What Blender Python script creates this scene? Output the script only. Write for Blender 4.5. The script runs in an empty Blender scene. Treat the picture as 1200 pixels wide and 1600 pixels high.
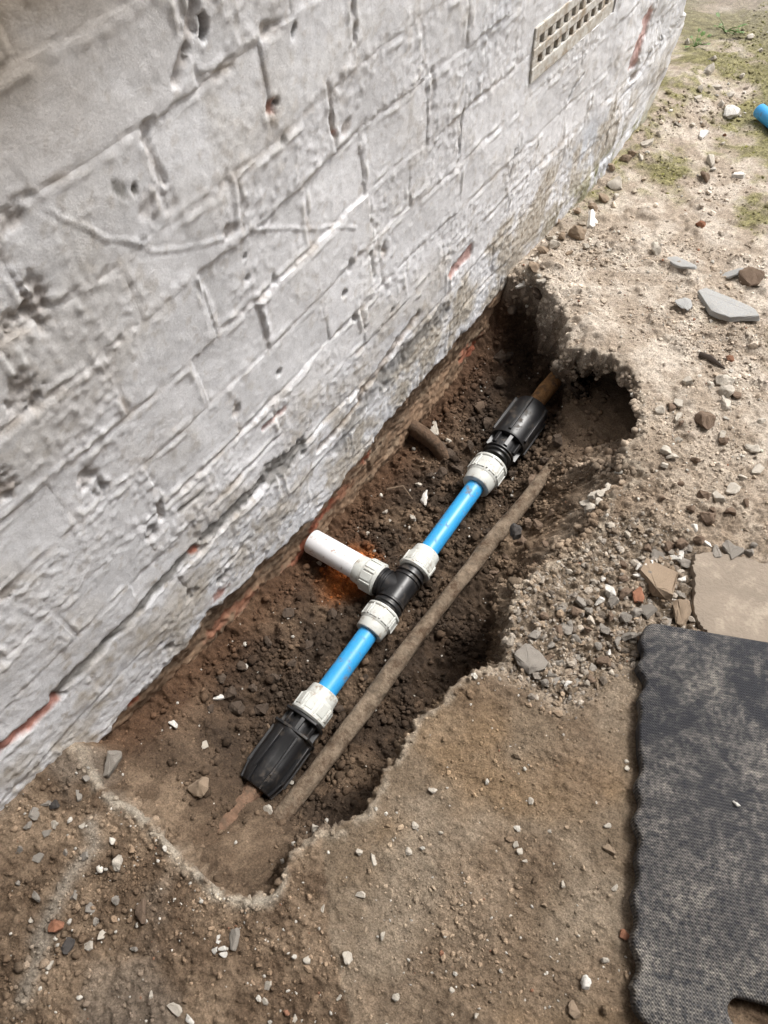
import bpy, bmesh, math, random
import numpy as np
from mathutils import Vector, Matrix

S = bpy.context.scene
COL = S.collection
random.seed(7)
rng = np.random.default_rng(7)

# ------------------------------------------------------------------ camera
# world: X = out from the house wall, Y = along the wall, Z = up, ground at Z = 0
F_PX, IW, IH = 1109.0, 1200.0, 1600.0
_nrm = lambda v: v / np.linalg.norm(v)
_n = np.array([80.0, 760.0])
_p0 = np.array([-600.0, 495.0]); _p1 = np.array([390.0, -580.0]); _d = _p1 - _p0
_vp = _p0 + _d * ((-F_PX ** 2 - _p0 @ _n) / (_d @ _n))
DN = _nrm(np.array([*_n, F_PX])); AL = _nrm(np.array([*_vp, F_PX])); OUT = np.cross(DN, AL)
if OUT[0] < 0: OUT = -OUT
ROT = np.array([OUT, AL, -DN])                 # camera (right, down, forward) -> world
CAM = np.array([0.58105, 0.0, 1.0])

cd = bpy.data.cameras.new('camera'); cam = bpy.data.objects.new('camera', cd); COL.objects.link(cam)
r_, u_, b_ = ROT @ np.array([1, 0, 0.]), ROT @ np.array([0, -1, 0.]), ROT @ np.array([0, 0, -1.])
cam.matrix_world = Matrix(((r_[0], u_[0], b_[0], CAM[0]), (r_[1], u_[1], b_[1], CAM[1]), (r_[2], u_[2], b_[2], CAM[2]), (0, 0, 0, 1)))
cd.sensor_fit = 'VERTICAL'; cd.sensor_height = 36.0; cd.lens = F_PX / IH * 36.0
cd.clip_start = 0.02; cd.clip_end = 200
cd.dof.use_dof = True; cd.dof.focus_distance = 1.36; cd.dof.aperture_fstop = 13.0
S.camera = cam

# ------------------------------------------------------------------ light
SUN_EL, SUN_AZ = 58.0, 62.0      # azimuth measured from +X (out of the wall) towards +Y (along it)
wd = bpy.data.worlds.new('World'); S.world = wd; wd.use_nodes = True
wn, wl = wd.node_tree.nodes, wd.node_tree.links; wn.clear()
sky = wn.new('ShaderNodeTexSky'); sky.sky_type = 'NISHITA'; sky.sun_disc = False
sky.sun_elevation = math.radians(SUN_EL); sky.sun_rotation = math.radians(90 - SUN_AZ)
sky.air_density = 1.0; sky.dust_density = 6.0; sky.ozone_density = 1.0
hs = wn.new('ShaderNodeHueSaturation'); hs.inputs['Saturation'].default_value = 0.36
bg = wn.new('ShaderNodeBackground'); bg.inputs[1].default_value = 0.108
wo = wn.new('ShaderNodeOutputWorld')
wl.new(sky.outputs[0], hs.inputs['Color']); wl.new(hs.outputs[0], bg.inputs[0]); wl.new(bg.outputs[0], wo.inputs[0])
sl = bpy.data.lights.new('sun', 'SUN'); sl.energy = 1.5; sl.angle = math.radians(14); sl.color = (1.0, 0.975, 0.94)
so = bpy.data.objects.new('sun', sl); COL.objects.link(so)
e, a = math.radians(SUN_EL), math.radians(SUN_AZ)
so.rotation_euler = Vector((math.cos(e) * math.cos(a), math.cos(e) * math.sin(a), math.sin(e))).to_track_quat('Z', 'Y').to_euler()
S.view_settings.view_transform = 'Standard'; S.view_settings.look = 'None'
S.view_settings.exposure = 1.08; S.view_settings.gamma = 1.0; S.view_settings.use_curve_mapping = False
S.cycles.max_bounces = 6; S.cycles.diffuse_bounces = 4

# ------------------------------------------------------------------ helpers
def ray(u, v):
    return ROT @ _nrm(np.array([u - 600.0, v - 800.0, F_PX]))
def G(u, v, z=0.0):                # the ground-plane point seen at a photo pixel
    r = ray(u, v); return CAM + r * ((z - CAM[2]) / r[2])
def WP(u, v, x=0.0):               # the wall-plane point seen at a photo pixel -> (along, z)
    r = ray(u, v); p = CAM + r * ((x - CAM[0]) / r[0]); return p[1], p[2]

def _tab(seed):
    r = np.random.default_rng(seed); p = r.permutation(256); return np.concatenate([p, p]), r.random(256) * 6.28318
def pn(x, y, seed=0):              # 2-D gradient noise, about -0.7 .. 0.7
    p, g = _tab(seed)
    xi = np.floor(x).astype(np.int64); yi = np.floor(y).astype(np.int64)
    xf = x - xi; yf = y - yi; xi &= 255; yi &= 255; xj = (xi + 1) & 255; yj = (yi + 1) & 255
    u = xf * xf * xf * (xf * (xf * 6 - 15) + 10); v = yf * yf * yf * (yf * (yf * 6 - 15) + 10)
    def gr(ix, iy, dx, dy):
        t = g[p[p[ix] + iy]]; return np.cos(t) * dx + np.sin(t) * dy
    a0 = gr(xi, yi, xf, yf); b0 = gr(xj, yi, xf - 1, yf); c0 = gr(xi, yj, xf, yf - 1); d0 = gr(xj, yj, xf - 1, yf - 1)
    return (a0 + u * (b0 - a0)) + v * ((c0 + u * (d0 - c0)) - (a0 + u * (b0 - a0)))
def fbm(x, y, f, o=4, seed=0, g=0.5):
    s = 0; am = 1.0
    for k in range(o):
        s = s + am * pn(x * f + 17.3 * k, y * f - 9.1 * k, seed + k); f *= 2.03; am *= g
    return s
def billow(x, y, f, o=3, seed=0, g=0.5):
    s = 0; am = 1.0
    for k in range(o):
        s = s + am * np.abs(pn(x * f + 7.3 * k, y * f + 3.1 * k, seed + k)); f *= 2.1; am *= g
    return s
def sst(a, b, x):
    t = np.clip((x - a) / (b - a), 0, 1); return t * t * (3 - 2 * t)
def mix(a, b, t): return a + (b - a) * t
def sdpoly(px, py, poly):          # signed distance, positive inside
    d = np.full(px.shape, 1e9); ins = np.zeros(px.shape, bool); n = len(poly)
    for i in range(n):
        ax, ay = poly[i]; bx, by = poly[(i + 1) % n]
        ex, ey = bx - ax, by - ay; t = np.clip(((px - ax) * ex + (py - ay) * ey) / (ex * ex + ey * ey + 1e-12), 0, 1)
        d = np.minimum(d, (px - ax - t * ex) ** 2 + (py - ay - t * ey) ** 2)
        if ay != by:
            ins ^= ((ay > py) != (by > py)) & (px < ex * (py - ay) / (by - ay) + ax)
    return np.where(ins, 1, -1) * np.sqrt(d)
def sdline(px, py, pts):           # distance to an open polyline
    d = np.full(px.shape, 1e9)
    for (ax, ay), (bx, by) in zip(pts[:-1], pts[1:]):
        ex, ey = bx - ax, by - ay; t = np.clip(((px - ax) * ex + (py - ay) * ey) / (ex * ex + ey * ey + 1e-12), 0, 1)
        d = np.minimum(d, (px - ax - t * ex) ** 2 + (py - ay - t * ey) ** 2)
    return np.sqrt(d)

def link(name, me, parent=None, loc=None):
    o = bpy.data.objects.new(name, me); COL.objects.link(o)
    if parent: o.parent = parent
    if loc is not None: o.location = loc
    return o
def tag(o, label=None, cat=None, group=None, kind=None):
    for k, v in (('label', label), ('category', cat), ('group', group), ('kind', kind)):
        if v: o[k] = v
    return o
def empty(name, loc, rot=None):
    o = bpy.data.objects.new(name, None); COL.objects.link(o); o.location = loc; o.empty_display_size = 0.03
    if rot: o.rotation_euler = rot
    return o
def np_mesh(name, V, Fq, mat=None, smooth=True, cols=None, attrs=None):
    """V (n,3), Fq (m,k) constant k; cols (n,3) linear colour per vertex"""
    me = bpy.data.meshes.new(name); k = Fq.shape[1]
    me.vertices.add(len(V)); me.vertices.foreach_set('co', np.asarray(V, np.float32).ravel())
    me.loops.add(Fq.size); me.loops.foreach_set('vertex_index', Fq.astype(np.int32).ravel())
    me.polygons.add(len(Fq)); me.polygons.foreach_set('loop_start', np.arange(0, Fq.size, k, dtype=np.int32))
    me.polygons.foreach_set('use_smooth', np.full(len(Fq), smooth))
    me.update(calc_edges=True)
    if cols is not None:
        at = me.color_attributes.new('tone', 'FLOAT_COLOR', 'POINT')
        c4 = np.ones((len(V), 4), np.float32); c4[:, :3] = cols; at.data.foreach_set('color', c4.ravel())
    for nm, arr in (attrs or {}).items():
        at = me.attributes.new(nm, 'FLOAT', 'POINT'); at.data.foreach_set('value', np.asarray(arr, np.float32))
    if mat: me.materials.append(mat)
    return me

class MB:                          # collects shapes into one mesh
    def __init__(self): self.v = []; self.f = []
    def add(self, vs, fs):
        b = len(self.v); self.v += [tuple(p) for p in vs]; self.f += [tuple(i + b for i in f) for f in fs]
    def lathe(self, prof, org, ax, seg=48, caps=(True, True), mod=None):
        ax = Vector(ax).normalized(); org = Vector(org)
        t = Vector((0, 0, 1)) if abs(ax.z) < .9 else Vector((1, 0, 0))
        p = ax.cross(t).normalized(); q = ax.cross(p)
        vs = []; fs = []; n = len(prof)
        for i, (s, r) in enumerate(prof):
            for k in range(seg):
                th = 2 * math.pi * k / seg; rr = r * (mod(s, th) if mod else 1)
                vs.append(org + ax * s + (p * math.cos(th) + q * math.sin(th)) * rr)
        for i in range(n - 1):
            for k in range(seg):
                fs.append((i * seg + k, i * seg + (k + 1) % seg, (i + 1) * seg + (k + 1) % seg, (i + 1) * seg + k))
        if caps[0]: fs.append(tuple(range(seg))[::-1])
        if caps[1]: fs.append(tuple((n - 1) * seg + k for k in range(seg)))
        self.add(vs, fs)
    def box(self, c, ex, ey, ez):  # centre and three half-extent vectors
        c = Vector(c); ex, ey, ez = Vector(ex), Vector(ey), Vector(ez)
        vs = [c + ex * i + ey * j + ez * k for i in (-1, 1) for j in (-1, 1) for k in (-1, 1)]
        self.add(vs, [(0, 1, 3, 2), (4, 6, 7, 5), (0, 4, 5, 1), (2, 3, 7, 6), (0, 2, 6, 4), (1, 5, 7, 3)])
    def tube(self, pts, rad, seg=20, jit=0, seed=0):
        r0 = random.Random(seed); pts = [Vector(p) for p in pts]; vs = []; fs = []
        ph = [r0.random() * 6.28 for _ in range(4)]
        for i, p in enumerate(pts):
            ax = (pts[min(i + 1, len(pts) - 1)] - pts[max(i - 1, 0)]).normalized()
            t = Vector((0, 0, 1)) if abs(ax.z) < .9 else Vector((1, 0, 0))
            a_ = ax.cross(t).normalized(); b2 = ax.cross(a_)
            r = rad[i] if hasattr(rad, '__len__') else rad
            for k in range(seg):
                th = 2 * math.pi * k / seg
                rr = r * (1 + jit * (math.sin(3 * th + ph[0] + i * .31) * .5 + math.sin(2 * th + ph[1] - i * .17) * .5 + r0.uniform(-.5, .5) + .8 * math.sin(i * .23 + ph[2])))
                vs.append(p + (a_ * math.cos(th) + b2 * math.sin(th)) * rr)
        n = len(pts)
        for i in range(n - 1):
            for k in range(seg):
                fs.append((i * seg + k, i * seg + (k + 1) % seg, (i + 1) * seg + (k + 1) % seg, (i + 1) * seg + k))
        fs.append(tuple(range(seg))[::-1]); fs.append(tuple((n - 1) * seg + k for k in range(seg)))
        self.add(vs, fs)
    def build(self, name, mat, parent=None, org=(0, 0, 0), smooth=True, bevel=0, angle=35):
        o_ = Vector(org); me = bpy.data.meshes.new(name)
        me.from_pydata([Vector(p) - o_ for p in self.v], [], self.f); me.materials.append(mat)
        bm = bmesh.new(); bm.from_mesh(me); bmesh.ops.recalc_face_normals(bm, faces=bm.faces)
        bm.to_mesh(me); bm.free()
        if smooth:
            me.polygons.foreach_set('use_smooth', [True] * len(me.polygons)); me.set_sharp_from_angle(angle=math.radians(angle))
        ob = link(name, me, parent)
        if not parent: ob.location = o_
        if bevel:
            m = ob.modifiers.new('bevel', 'BEVEL'); m.width = bevel; m.segments = 2; m.limit_method = 'ANGLE'; m.angle_limit = math.radians(40)
        return ob

# ------------------------------------------------------------------ materials
def new_mat(name):
    m = bpy.data.materials.new(name); m.use_nodes = True; nt = m.node_tree
    b = nt.nodes['Principled BSDF']; return m, nt, b
def nnode(nt, typ, **kw):
    n = nt.nodes.new(typ)
    for k, v in kw.items():
        if k.startswith('i_'): n.inputs[k[2:].replace('_', ' ')].default_value = v
        else: setattr(n, k, v)
    return n
def noise_fac(nt, scale, detail=6, rough=.6, lo=.35, hi=.65, coord='Object', typ='fbm'):
    tc = nnode(nt, 'ShaderNodeTexCoord'); n = nnode(nt, 'ShaderNodeTexNoise'); n.inputs['Scale'].default_value = scale
    n.inputs['Detail'].default_value = detail; n.inputs['Roughness'].default_value = rough
    nt.links.new(tc.outputs[coord], n.inputs['Vector'])
    mr = nnode(nt, 'ShaderNodeMapRange'); mr.inputs['From Min'].default_value = lo; mr.inputs['From Max'].default_value = hi
    nt.links.new(n.outputs['Fac'], mr.inputs['Value']); return mr.outputs['Result'], n.outputs['Fac']
def mixc(nt, fac, a, b, mode='MIX'):
    m = nnode(nt, 'ShaderNodeMix', data_type='RGBA', blend_type=mode)
    if isinstance(fac, (int, float)): m.inputs[0].default_value = fac
    else: nt.links.new(fac, m.inputs[0])
    for i, c in ((6, a), (7, b)):
        if isinstance(c, (tuple, list)): m.inputs[i].default_value = (*c[:3], 1)
        else: nt.links.new(c, m.inputs[i])
    return m.outputs[2]
def bump(nt, b, hsock, strength=.5, dist=.002, prev=None):
    bp = nnode(nt, 'ShaderNodeBump'); bp.inputs['Strength'].default_value = strength; bp.inputs['Distance'].default_value = dist
    nt.links.new(hsock, bp.inputs['Height'])
    if prev is not None: nt.links.new(prev, bp.inputs['Normal'])
    nt.links.new(bp.outputs[0], b.inputs['Normal']); return bp.outputs[0]

def tone_mat(name, rough, sc1, amt1, sc2, amt2, bumps, spec=.3):
    """colour from the mesh's own tone attribute, broken up by two scales of grain"""
    m, nt, b = new_mat(name)
    at = nnode(nt, 'ShaderNodeVertexColor', layer_name='tone')
    f1, r1 = noise_fac(nt, sc1, 8, .7, .3, .7); f2, r2 = noise_fac(nt, sc2, 4, .7, .3, .7)
    def mul(sock, f, amt):
        mr = nnode(nt, 'ShaderNodeMapRange'); mr.inputs['To Min'].default_value = 1 - amt; mr.inputs['To Max'].default_value = 1 + amt
        nt.links.new(f, mr.inputs['Value']); vm = nnode(nt, 'ShaderNodeVectorMath', operation='SCALE')
        nt.links.new(sock, vm.inputs[0]); nt.links.new(mr.outputs[0], vm.inputs['Scale']); return vm.outputs[0]
    c = mul(mul(at.outputs['Color'], f1, amt1), f2, amt2); nt.links.new(c, b.inputs['Base Color'])
    b.inputs['Roughness'].default_value = rough; b.inputs['Specular IOR Level'].default_value = spec
    pv = None
    for (s, st, d) in bumps:
        _, rr = noise_fac(nt, s, 8, .74); pv = bump(nt, b, rr, st, d, pv)
    return m

def plain_mat(name, col, rough=.6, var=.25, vs=40, dirt=None, dirt_amt=.5, dirt_scale=25, bs=300, bstr=.2, spec=.5, metallic=0, bd=.001):
    m, nt, b = new_mat(name)
    f, r = noise_fac(nt, vs, 6, .6, .3, .7)
    c = mixc(nt, f, tuple(x * (1 - var) for x in col), tuple(min(1, x * (1 + var)) for x in col))
    rs = rough
    if dirt:
        g, r3 = noise_fac(nt, dirt_scale, 8, .72, .62 - dirt_amt * .25, .72 - dirt_amt * .12)
        c = mixc(nt, g, c, dirt)
        mr = nnode(nt, 'ShaderNodeMapRange'); mr.inputs['To Min'].default_value = rough; mr.inputs['To Max'].default_value = .95
        nt.links.new(g, mr.inputs['Value']); nt.links.new(mr.outputs[0], b.inputs['Roughness'])
    else: b.inputs['Roughness'].default_value = rough
    nt.links.new(c, b.inputs['Base Color']); b.inputs['Specular IOR Level'].default_value = spec; b.inputs['Metallic'].default_value = metallic
    if bstr:
        _, rr = noise_fac(nt, bs, 5, .6); bump(nt, b, rr, bstr, bd)
    return m

SOIL = (.10, .072, .052)
M_wall = tone_mat('wall_paint', .72, 60, .10, 420, .14, [(150, .18, .003), (420, .6, .0020), (1000, .7, .0012)])
M_soil = tone_mat('soil', .95, 70, .30, 380, .50, [(190, .6, .005), (480, .9, .003)], .15)
M_clod = tone_mat('clods', .95, 120, .25, 600, .35, [(300, .6, .003)], .15)
M_blue = plain_mat('blue_plastic', (.035, .30, .62), .38, .08, 30, (.16, .14, .11), .25, 40, 500, .06)
M_grey = plain_mat('grey_plastic', (.52, .53, .50), .42, .06, 40, (.26, .21, .16), .35, 60, 400, .05)
M_white = plain_mat('white_plastic', (.74, .74, .75), .35, .04, 20, (.30, .16, .10), .22, 75, 400, .04)
M_black = plain_mat('black_plastic', (.012, .012, .013), .36, .2, 40, (.06, .047, .036), .30, 45, 500, .06)
M_rust = plain_mat('muddy_iron', (.19, .148, .108), .95, .45, 60, (.085, .055, .036), .6, 45, 220, .9, .15, 0, .004)
M_stub = plain_mat('rusty_iron', (.27, .145, .06), .8, .4, 80, (.10, .07, .05), .5, 60, 200, .8, .3, 0, .004)
M_terra = plain_mat('painted_clay', (.58, .57, .535), .8, .16, 60, (.33, .27, .20), .75, 40, 250, .5, .3, 0, .003)
M_dark = plain_mat('hole_shade', (.02, .018, .016), 1, .2, 60, None, bstr=0)
""" stone materials """
def stone_mat(name, c1, c2, rough=.9):
    return plain_mat(name, c1, rough, .22, 70, c2, .5, 50, 260, .6, .3, 0, .002)
M_st = {
 'grey': stone_mat('grey_stone', (.26, .238, .21), (.18, .15, .12)),
 'pale': stone_mat('pale_stone', (.50, .46, .40), (.34, .28, .21)),
 'white': stone_mat('white_stone', (.70, .68, .64), (.45, .40, .33)),
 'brown': stone_mat('brown_stone', (.15, .105, .075), (.24, .18, .13)),
 'dark': stone_mat('dark_stone', (.06, .056, .054), (.10, .08, .065)),
 'slate': stone_mat('slate_stone', (.33, .335, .335), (.42, .38, .32)),
 'clod': stone_mat('earth_clod', (.075, .055, .041), (.12, .088, .064)),
 'brick': stone_mat('brick_fragment', (.30, .135, .08), (.24, .15, .10)),
 'tan': stone_mat('tan_stone', (.27, .205, .145), (.24, .18, .13)),
}

# ------------------------------------------------------------------ the house wall
BEDS = np.array([-.255, -.18, -.105, -.035, .045, .120, .186, .254, .338, .418, .508, .582, .680, .765, .850, .93, 1.01])
BH = {0.0: .0}
RISE = lambda al: .024 * sst(.45, .86, al)
PERPS = {  # known cross joints by course (index of the bed below)
 5: [.265, .70, .93], 6: [-.17, .05, .20, .46, .68, .80], 7: [-.02, .24, .39, .60, .738, .962, 1.17], 8: [.14, .36, .48, .723, .82, .958], 9: [.02, .254, .402, .597, .72, .865, 1.02],
 10: [.178, .318, .487, .665, .86], 11: [.05, .22, .39, .56, .722, .90], 12: [.15, .47, .62, .80], 4: [.03, .21, .43, .66], 3: [-.06, .15, .33, .49]}
A0, A1, Z0, Z1, ST = -.40, 2.02, -.255, 1.01, .003
aa = np.arange(A0, A1 + 1e-6, ST); zz = np.arange(Z0, Z1 + 1e-6, ST)
AA, ZZ = np.meshgrid(aa, zz); na, nz = len(aa), len(zz)
wob = .004 * fbm(AA, ZZ, 5, 3, 11) + .0022 * fbm(AA, ZZ, 28, 2, 12)
ZW = ZZ - RISE(AA) * sst(.1, .25, ZZ) + wob
ci = np.clip(np.searchsorted(BEDS, ZW) - 1, 0, len(BEDS) - 2)
jb = np.minimum(np.abs(ZW - BEDS[ci]), np.abs(BEDS[ci + 1] - ZW))
AW = AA + .004 * fbm(AA, ZZ, 7, 3, 21) + .0025 * fbm(AA, ZZ, 30, 2, 22)
bid = np.zeros(AA.shape, int); jp = np.full(AA.shape, 1.0)
r1 = np.random.default_rng(3)
BOFF = {}; nb = 0
for c in range(len(BEDS) - 1):
    ps = list(PERPS.get(c, []))
    lo = ps[0] if ps else .1 * (c % 2); 
    while lo > A0 - .3: lo -= [.115, .225][int(r1.integers(0, 2))] + r1.normal(0, .006); ps.insert(0, lo)
    hi = ps[-1]
    while hi < A1 + .3: hi += [.115, .225][int(r1.integers(0, 2))] + r1.normal(0, .006); ps.append(hi)
    ps = np.array(ps); m = ci == c; k = np.clip(np.searchsorted(ps, AW[m]) - 1, 0, len(ps) - 2)
    jp[m] = np.minimum(np.abs(AW[m] - ps[k]), np.abs(ps[k + 1] - AW[m])); bid[m] = nb + k; nb += len(ps)
boff = r1.normal(0, .0009, nb + 2); btx = r1.normal(0, .012, nb + 2); btz = r1.normal(0, .012, nb + 2); bton = r1.normal(0, .035, nb + 2); bpop = r1.random(nb + 2)

n4 = fbm(AA, ZZ, 4, 4, 31); n9 = fbm(AA, ZZ, 9, 4, 33)
low = 1 - sst(.02, .30, ZZ + .06 * n4)                     # the weathered band near the ground
Hh = .009 * fbm(AA, ZZ, 2.2, 3, 41) + .0022 * n9
# joints: recessed where the pointing has gone, flush where paint has filled them, small paint ridges on the arrises
jd = np.minimum(jb, jp * 1.05); isp = jp < jb; hw = .0045 + .002 * n9 + .0015 * fbm(AA, ZZ, 40, 2, 35)
open_ = sst(-.05, .55, n4 + .6 * fbm(AA, ZZ, 13, 3, 36))
jr = (.0004 + .0022 * open_) * np.exp(-(jd / np.maximum(hw, .003)) ** 2) * (.35 + .9 * sst(-.25, .35, fbm(AA, ZZ, 17, 3, 43))) * np.where(isp, .1 + .6 * sst(.05, .5, fbm(AA, ZZ, 3.1, 2, 40)), 1)
ridge = .0020 * np.where(isp, 1.5, 1) * np.exp(-((jd - hw - .0035) / .0032) ** 2) * sst(-.1, .5, fbm(AA, ZZ, 22, 3, 37) + .3 * n4)
lumpy = np.exp(-(jd / .011) ** 2) * .0035 * fbm(AA, ZZ, 75, 3, 38) * sst(-.2, .4, fbm(AA, ZZ, 6, 2, 39))
Hh = Hh + boff[bid] + btx[bid] * .0 + btz[bid] * (ZW - (BEDS[ci] + BEDS[ci + 1]) / 2) - jr + ridge + lumpy
# the thick lumpy paint
pop = sst(-.1, .45, fbm(AA, ZZ, 7, 2, 51) + (bpop[bid] - .55) * .9)
Hh += pop * .0018 * sst(.05, .5, fbm(AA, ZZ, 95, 2, 52)) + .0004 * fbm(AA, ZZ, 60, 3, 53) + .0004 * fbm(AA, ZZ, 150, 2, 54)
Hh += .0011 * sst(.33, .5, fbm(AA, ZZ, 130, 2, 55)) * sst(-.1, .4, n9 + .4 * n4) + .0006 * sst(.30, .5, fbm(AA, ZZ, 50, 2, 56))
djo = np.exp(-(jd / (hw * 1.3)) ** 2)
Hh += low * (.0020 * fbm(AA * .8, ZZ, 18, 4, 57) + .0011 * fbm(AA, ZZ, 85, 3, 58))
# paint that ran and sagged, and the bulging corner
fl = sst(1.25, 1.75, AA)
Hh += fl * (.006 * fbm(AA * .8, ZZ, 9, 4, 59) + .0018 * fbm(AA, ZZ, 40, 3, 60))

paintline = np.interp(aa, [-.4, -.033, .1, .207, .38, .5, .62, .75, .95, 1.2, 1.5, 2.1], [-.06, -.046, -.045, -.034, -.06, -.076, -.055, -.031, -.03, -.026, -.06, -.08])
pl = ZZ - paintline[None, :] + .014 * fbm(AA, ZZ, 16, 4, 61) + .006 * fbm(AA, ZZ, 60, 2, 62)
paint = sst(-.004, .006, pl)
Hh += .0045 * (paint - 1) - .010 * (1 - paint) * sst(.0, .05, -pl)
Hh += (1 - paint) * (.006 * fbm(AA * .6, ZZ, 22, 4, 63) + .003 * fbm(AA, ZZ, 90, 3, 64))

red = np.zeros(AA.shape); grey = np.zeros(AA.shape); drk = np.zeros(AA.shape); brn = np.zeros(AA.shape)
rag = .6 + .9 * fbm(AA, ZZ, 45, 3, 71) + .4 * fbm(AA, ZZ, 140, 2, 72)
def spot(u, v, ra, rz, depth, what=None, amt=1.0):         # a chip or hole at a known place on the wall
    global Hh
    a0, z0 = WP(u, v); d = np.sqrt(((AA - a0) / ra) ** 2 + ((ZZ - z0) / rz) ** 2) + .8 * (rag - .6) + .5 * n9
    k = 1 - sst(.45, 1.0, d); Hh -= depth * .55 * k * (.8 + .6 * n9 + 1.4 * fbm(AA, ZZ, 70, 3, 74))
    if what is not None: np.maximum(what, k * amt, out=what)
def strip(pts, w, depth, what=None, amt=1.0, rough=.6, add=0):
    global Hh
    P = [WP(*p) for p in pts]; d = sdline(AA + .006 * n9, ZZ, P) / (w * (1.3 if what is grey or what is red else .9)) + rough * (rag - .6) + .35 * n9; k = 1 - sst(.55, 1.05, d); Hh -= depth * k * (.7 + .8 * fbm(AA, ZZ, 38, 3, 73))
    if what is not None: np.maximum(what, k * amt, out=what)
# bare grey pointing where the paint has fallen off a bed joint, and a red brick arris
strip([(462, 702), (440, 726), (418, 740)], .020, .006, grey); strip([(418, 742), (370, 790), (318, 838)], .0105, .005, grey)
strip([(304, 856), (270, 893), (215, 955), (168, 1003)], .0078, .005, grey); strip([(160, 1012), (125, 1048), (92, 1082)], .010, .006, grey)
strip([(86, 1095), (50, 1132), (0, 1172), (-40, 1215)], .0075, .007, red); spot(306, 858, .013, .011, .005, red)
strip([(560, 630), (510, 690), (498, 700)], .009, .008, brn, .8); strip([(650, 490), (612, 545), (590, 580), (560, 618)], .012, .007, brn, .75)
strip([(690, 490), (640, 540), (600, 590)], .022, .004, grey, .8); strip([(600, 590), (560, 640), (530, 700)], .014, .002, grey, .6)
strip([(735, 395), (718, 412), (706, 425)], .010, .005, red, .8); strip([(790, 500), (770, 525), (745, 555)], .014, .003, red, 1)
strip([(445, 636), (425, 655), (412, 668)], .0045, .006, red, .6); strip([(318, 765), (295, 785), (282, 798)], .004, .004, grey, .9)
strip([(1012, 30), (1000, 62), (990, 90)], .022, .006, red, .75); strip([(1012, 85), (1000, 110), (985, 125)], .008, .014, brn, .8)
strip([(1035, 55), (1020, 90), (1010, 112)], .004, .012, drk, .5); strip([(990, 130), (968, 155), (958, 175)], .004, .010, drk, .4)
strip([(965, 170), (950, 200), (945, 225)], .006, .014, drk, .6); strip([(912, 115), (896, 140), (890, 155)], .004, .012, drk, .6)
spot(422, 168, .017, .012, .010, red, .8); spot(430, 160, .008, .006, .006, drk, .8); spot(444, 219, .008, .008, .005, grey, .8); spot(526, 205, .008, .016, .010, brn, .8)
spot(528, 208, .006, .007, .006, red, .7); spot(546, 204, .012, .010, .006, brn, .6)
strip([(313, 25), (316, 45), (313, 56)], .0045, .012, drk, .9); strip([(300, -10), (292, 50), (283, 95), (272, 125)], .0075, .009, brn, .45)
strip([(460, 42), (457, 55)], .004, .010, drk, .8); spot(425, 45, .018, .010, .006, brn, .4)
strip([(222, 200), (226, 230), (240, 262), (252, 285)], .006, .005, brn, .3); spot(225, 312, .020, .016, .005, brn, .25); spot(255, 318, .018, .014, .004, brn, .2)
spot(180, 291, .0085, .0105, .003, grey, 1); spot(207, 296, .004, .006, .003, grey, 1)
spot(40, 480, .030, .026, .012, brn, .6); spot(12, 345, .014, .010, .007, brn, .5); spot(40, 615, .026, .026, .011, brn, .4); spot(8, 760, .020, .022, .012, brn, .8)
spot(16, 925, .018, .010, .010, brn, .6); spot(236, 860 - 25, .016, .013, .012, drk, .45); spot(140, 745, .020, .014, .012, brn, .5); spot(155, 762, .012, .018, .012, drk, .4)
spot(370, 640, .008, .020, .008, brn, .6); spot(355, 360, .014, .010, .008, brn, .5); spot(602, 395, .012, .016, .009, brn, .6); spot(553, 415, .008, .011, .009, drk, .4)
for (u, v) in [(541, 461), (556, 498), (572, 512), (436, 583), (430, 437), (388, 437), (610, 486), (385, 400), (500, 790), (440, 812), (452, 825), (352, 895), (345, 905), (250, 1008), (265, 1015), (98, 1085)]:
    spot(u, v, .007, .007, .010, drk, .5)
spot(350, 900, .016, .012, .014, drk, .6); spot(300, 925, .024, .014, .008, grey, .3); spot(262, 1012, .013, .014, .014, drk, .6); spot(330, 960, .020, .020, .012, brn, .8)
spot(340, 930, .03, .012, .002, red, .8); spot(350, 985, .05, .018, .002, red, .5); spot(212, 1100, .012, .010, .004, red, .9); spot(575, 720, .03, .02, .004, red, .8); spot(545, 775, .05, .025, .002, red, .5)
spot(500, 825, .03, .03, .002, red, 1); spot(520, 800, .03, .02, .002, red, 1); spot(480, 868, .03, .025, .002, red, 1); spot(470, 890, .05, .03, .002, red, .6); spot(390, 950, .05, .02, .002, red, .55); spot(735, 560, .03, .02, .002, red, .8)  # red footing brick; the reds nearest the branch also carry the painted orange glow
# the raised wandering paint seams, the dark cross joints
for pts, w, h in (([(64, 322), (92, 336), (105, 342), (130, 352), (155, 368), (178, 371), (205, 375), (235, 390), (275, 388), (310, 382), (350, 370)], .0018, .0022),
                  ([(395, 360), (420, 358), (460, 358), (500, 360), (530, 354), (560, 358)], .0018, .0022),
                  ([(356, 275), (364, 300), (372, 345)], .003, .0028), ([(306, 435), (320, 455), (336, 500)], .004, .0030), ([(405, 465), (417, 500), (420, 520)], .004, .0030),
                  ([(620, 115), (627, 162)], .002, .001)):
    d = sdline(AA + .003 * fbm(AA, ZZ, 40, 2, 81), ZZ, [WP(*p) for p in pts]); Hh += h * np.exp(-(d / w) ** 2) * (.75 + .9 * fbm(AA, ZZ, 60, 2, 82))
    Hh -= .0006 * np.exp(-((d - w * 2) / w) ** 2)
strip([(723, 172), (720, 205), (717, 240)], .0035, .009, drk, .35); strip([(674, 112), (676, 140), (672, 170)], .006, .004, brn, .25)
strip([(515, 128), (520, 160), (525, 205)], .006, .004, brn, .45); strip([(556, 5), (560, 60)], .006, .005, brn, .3)
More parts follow.
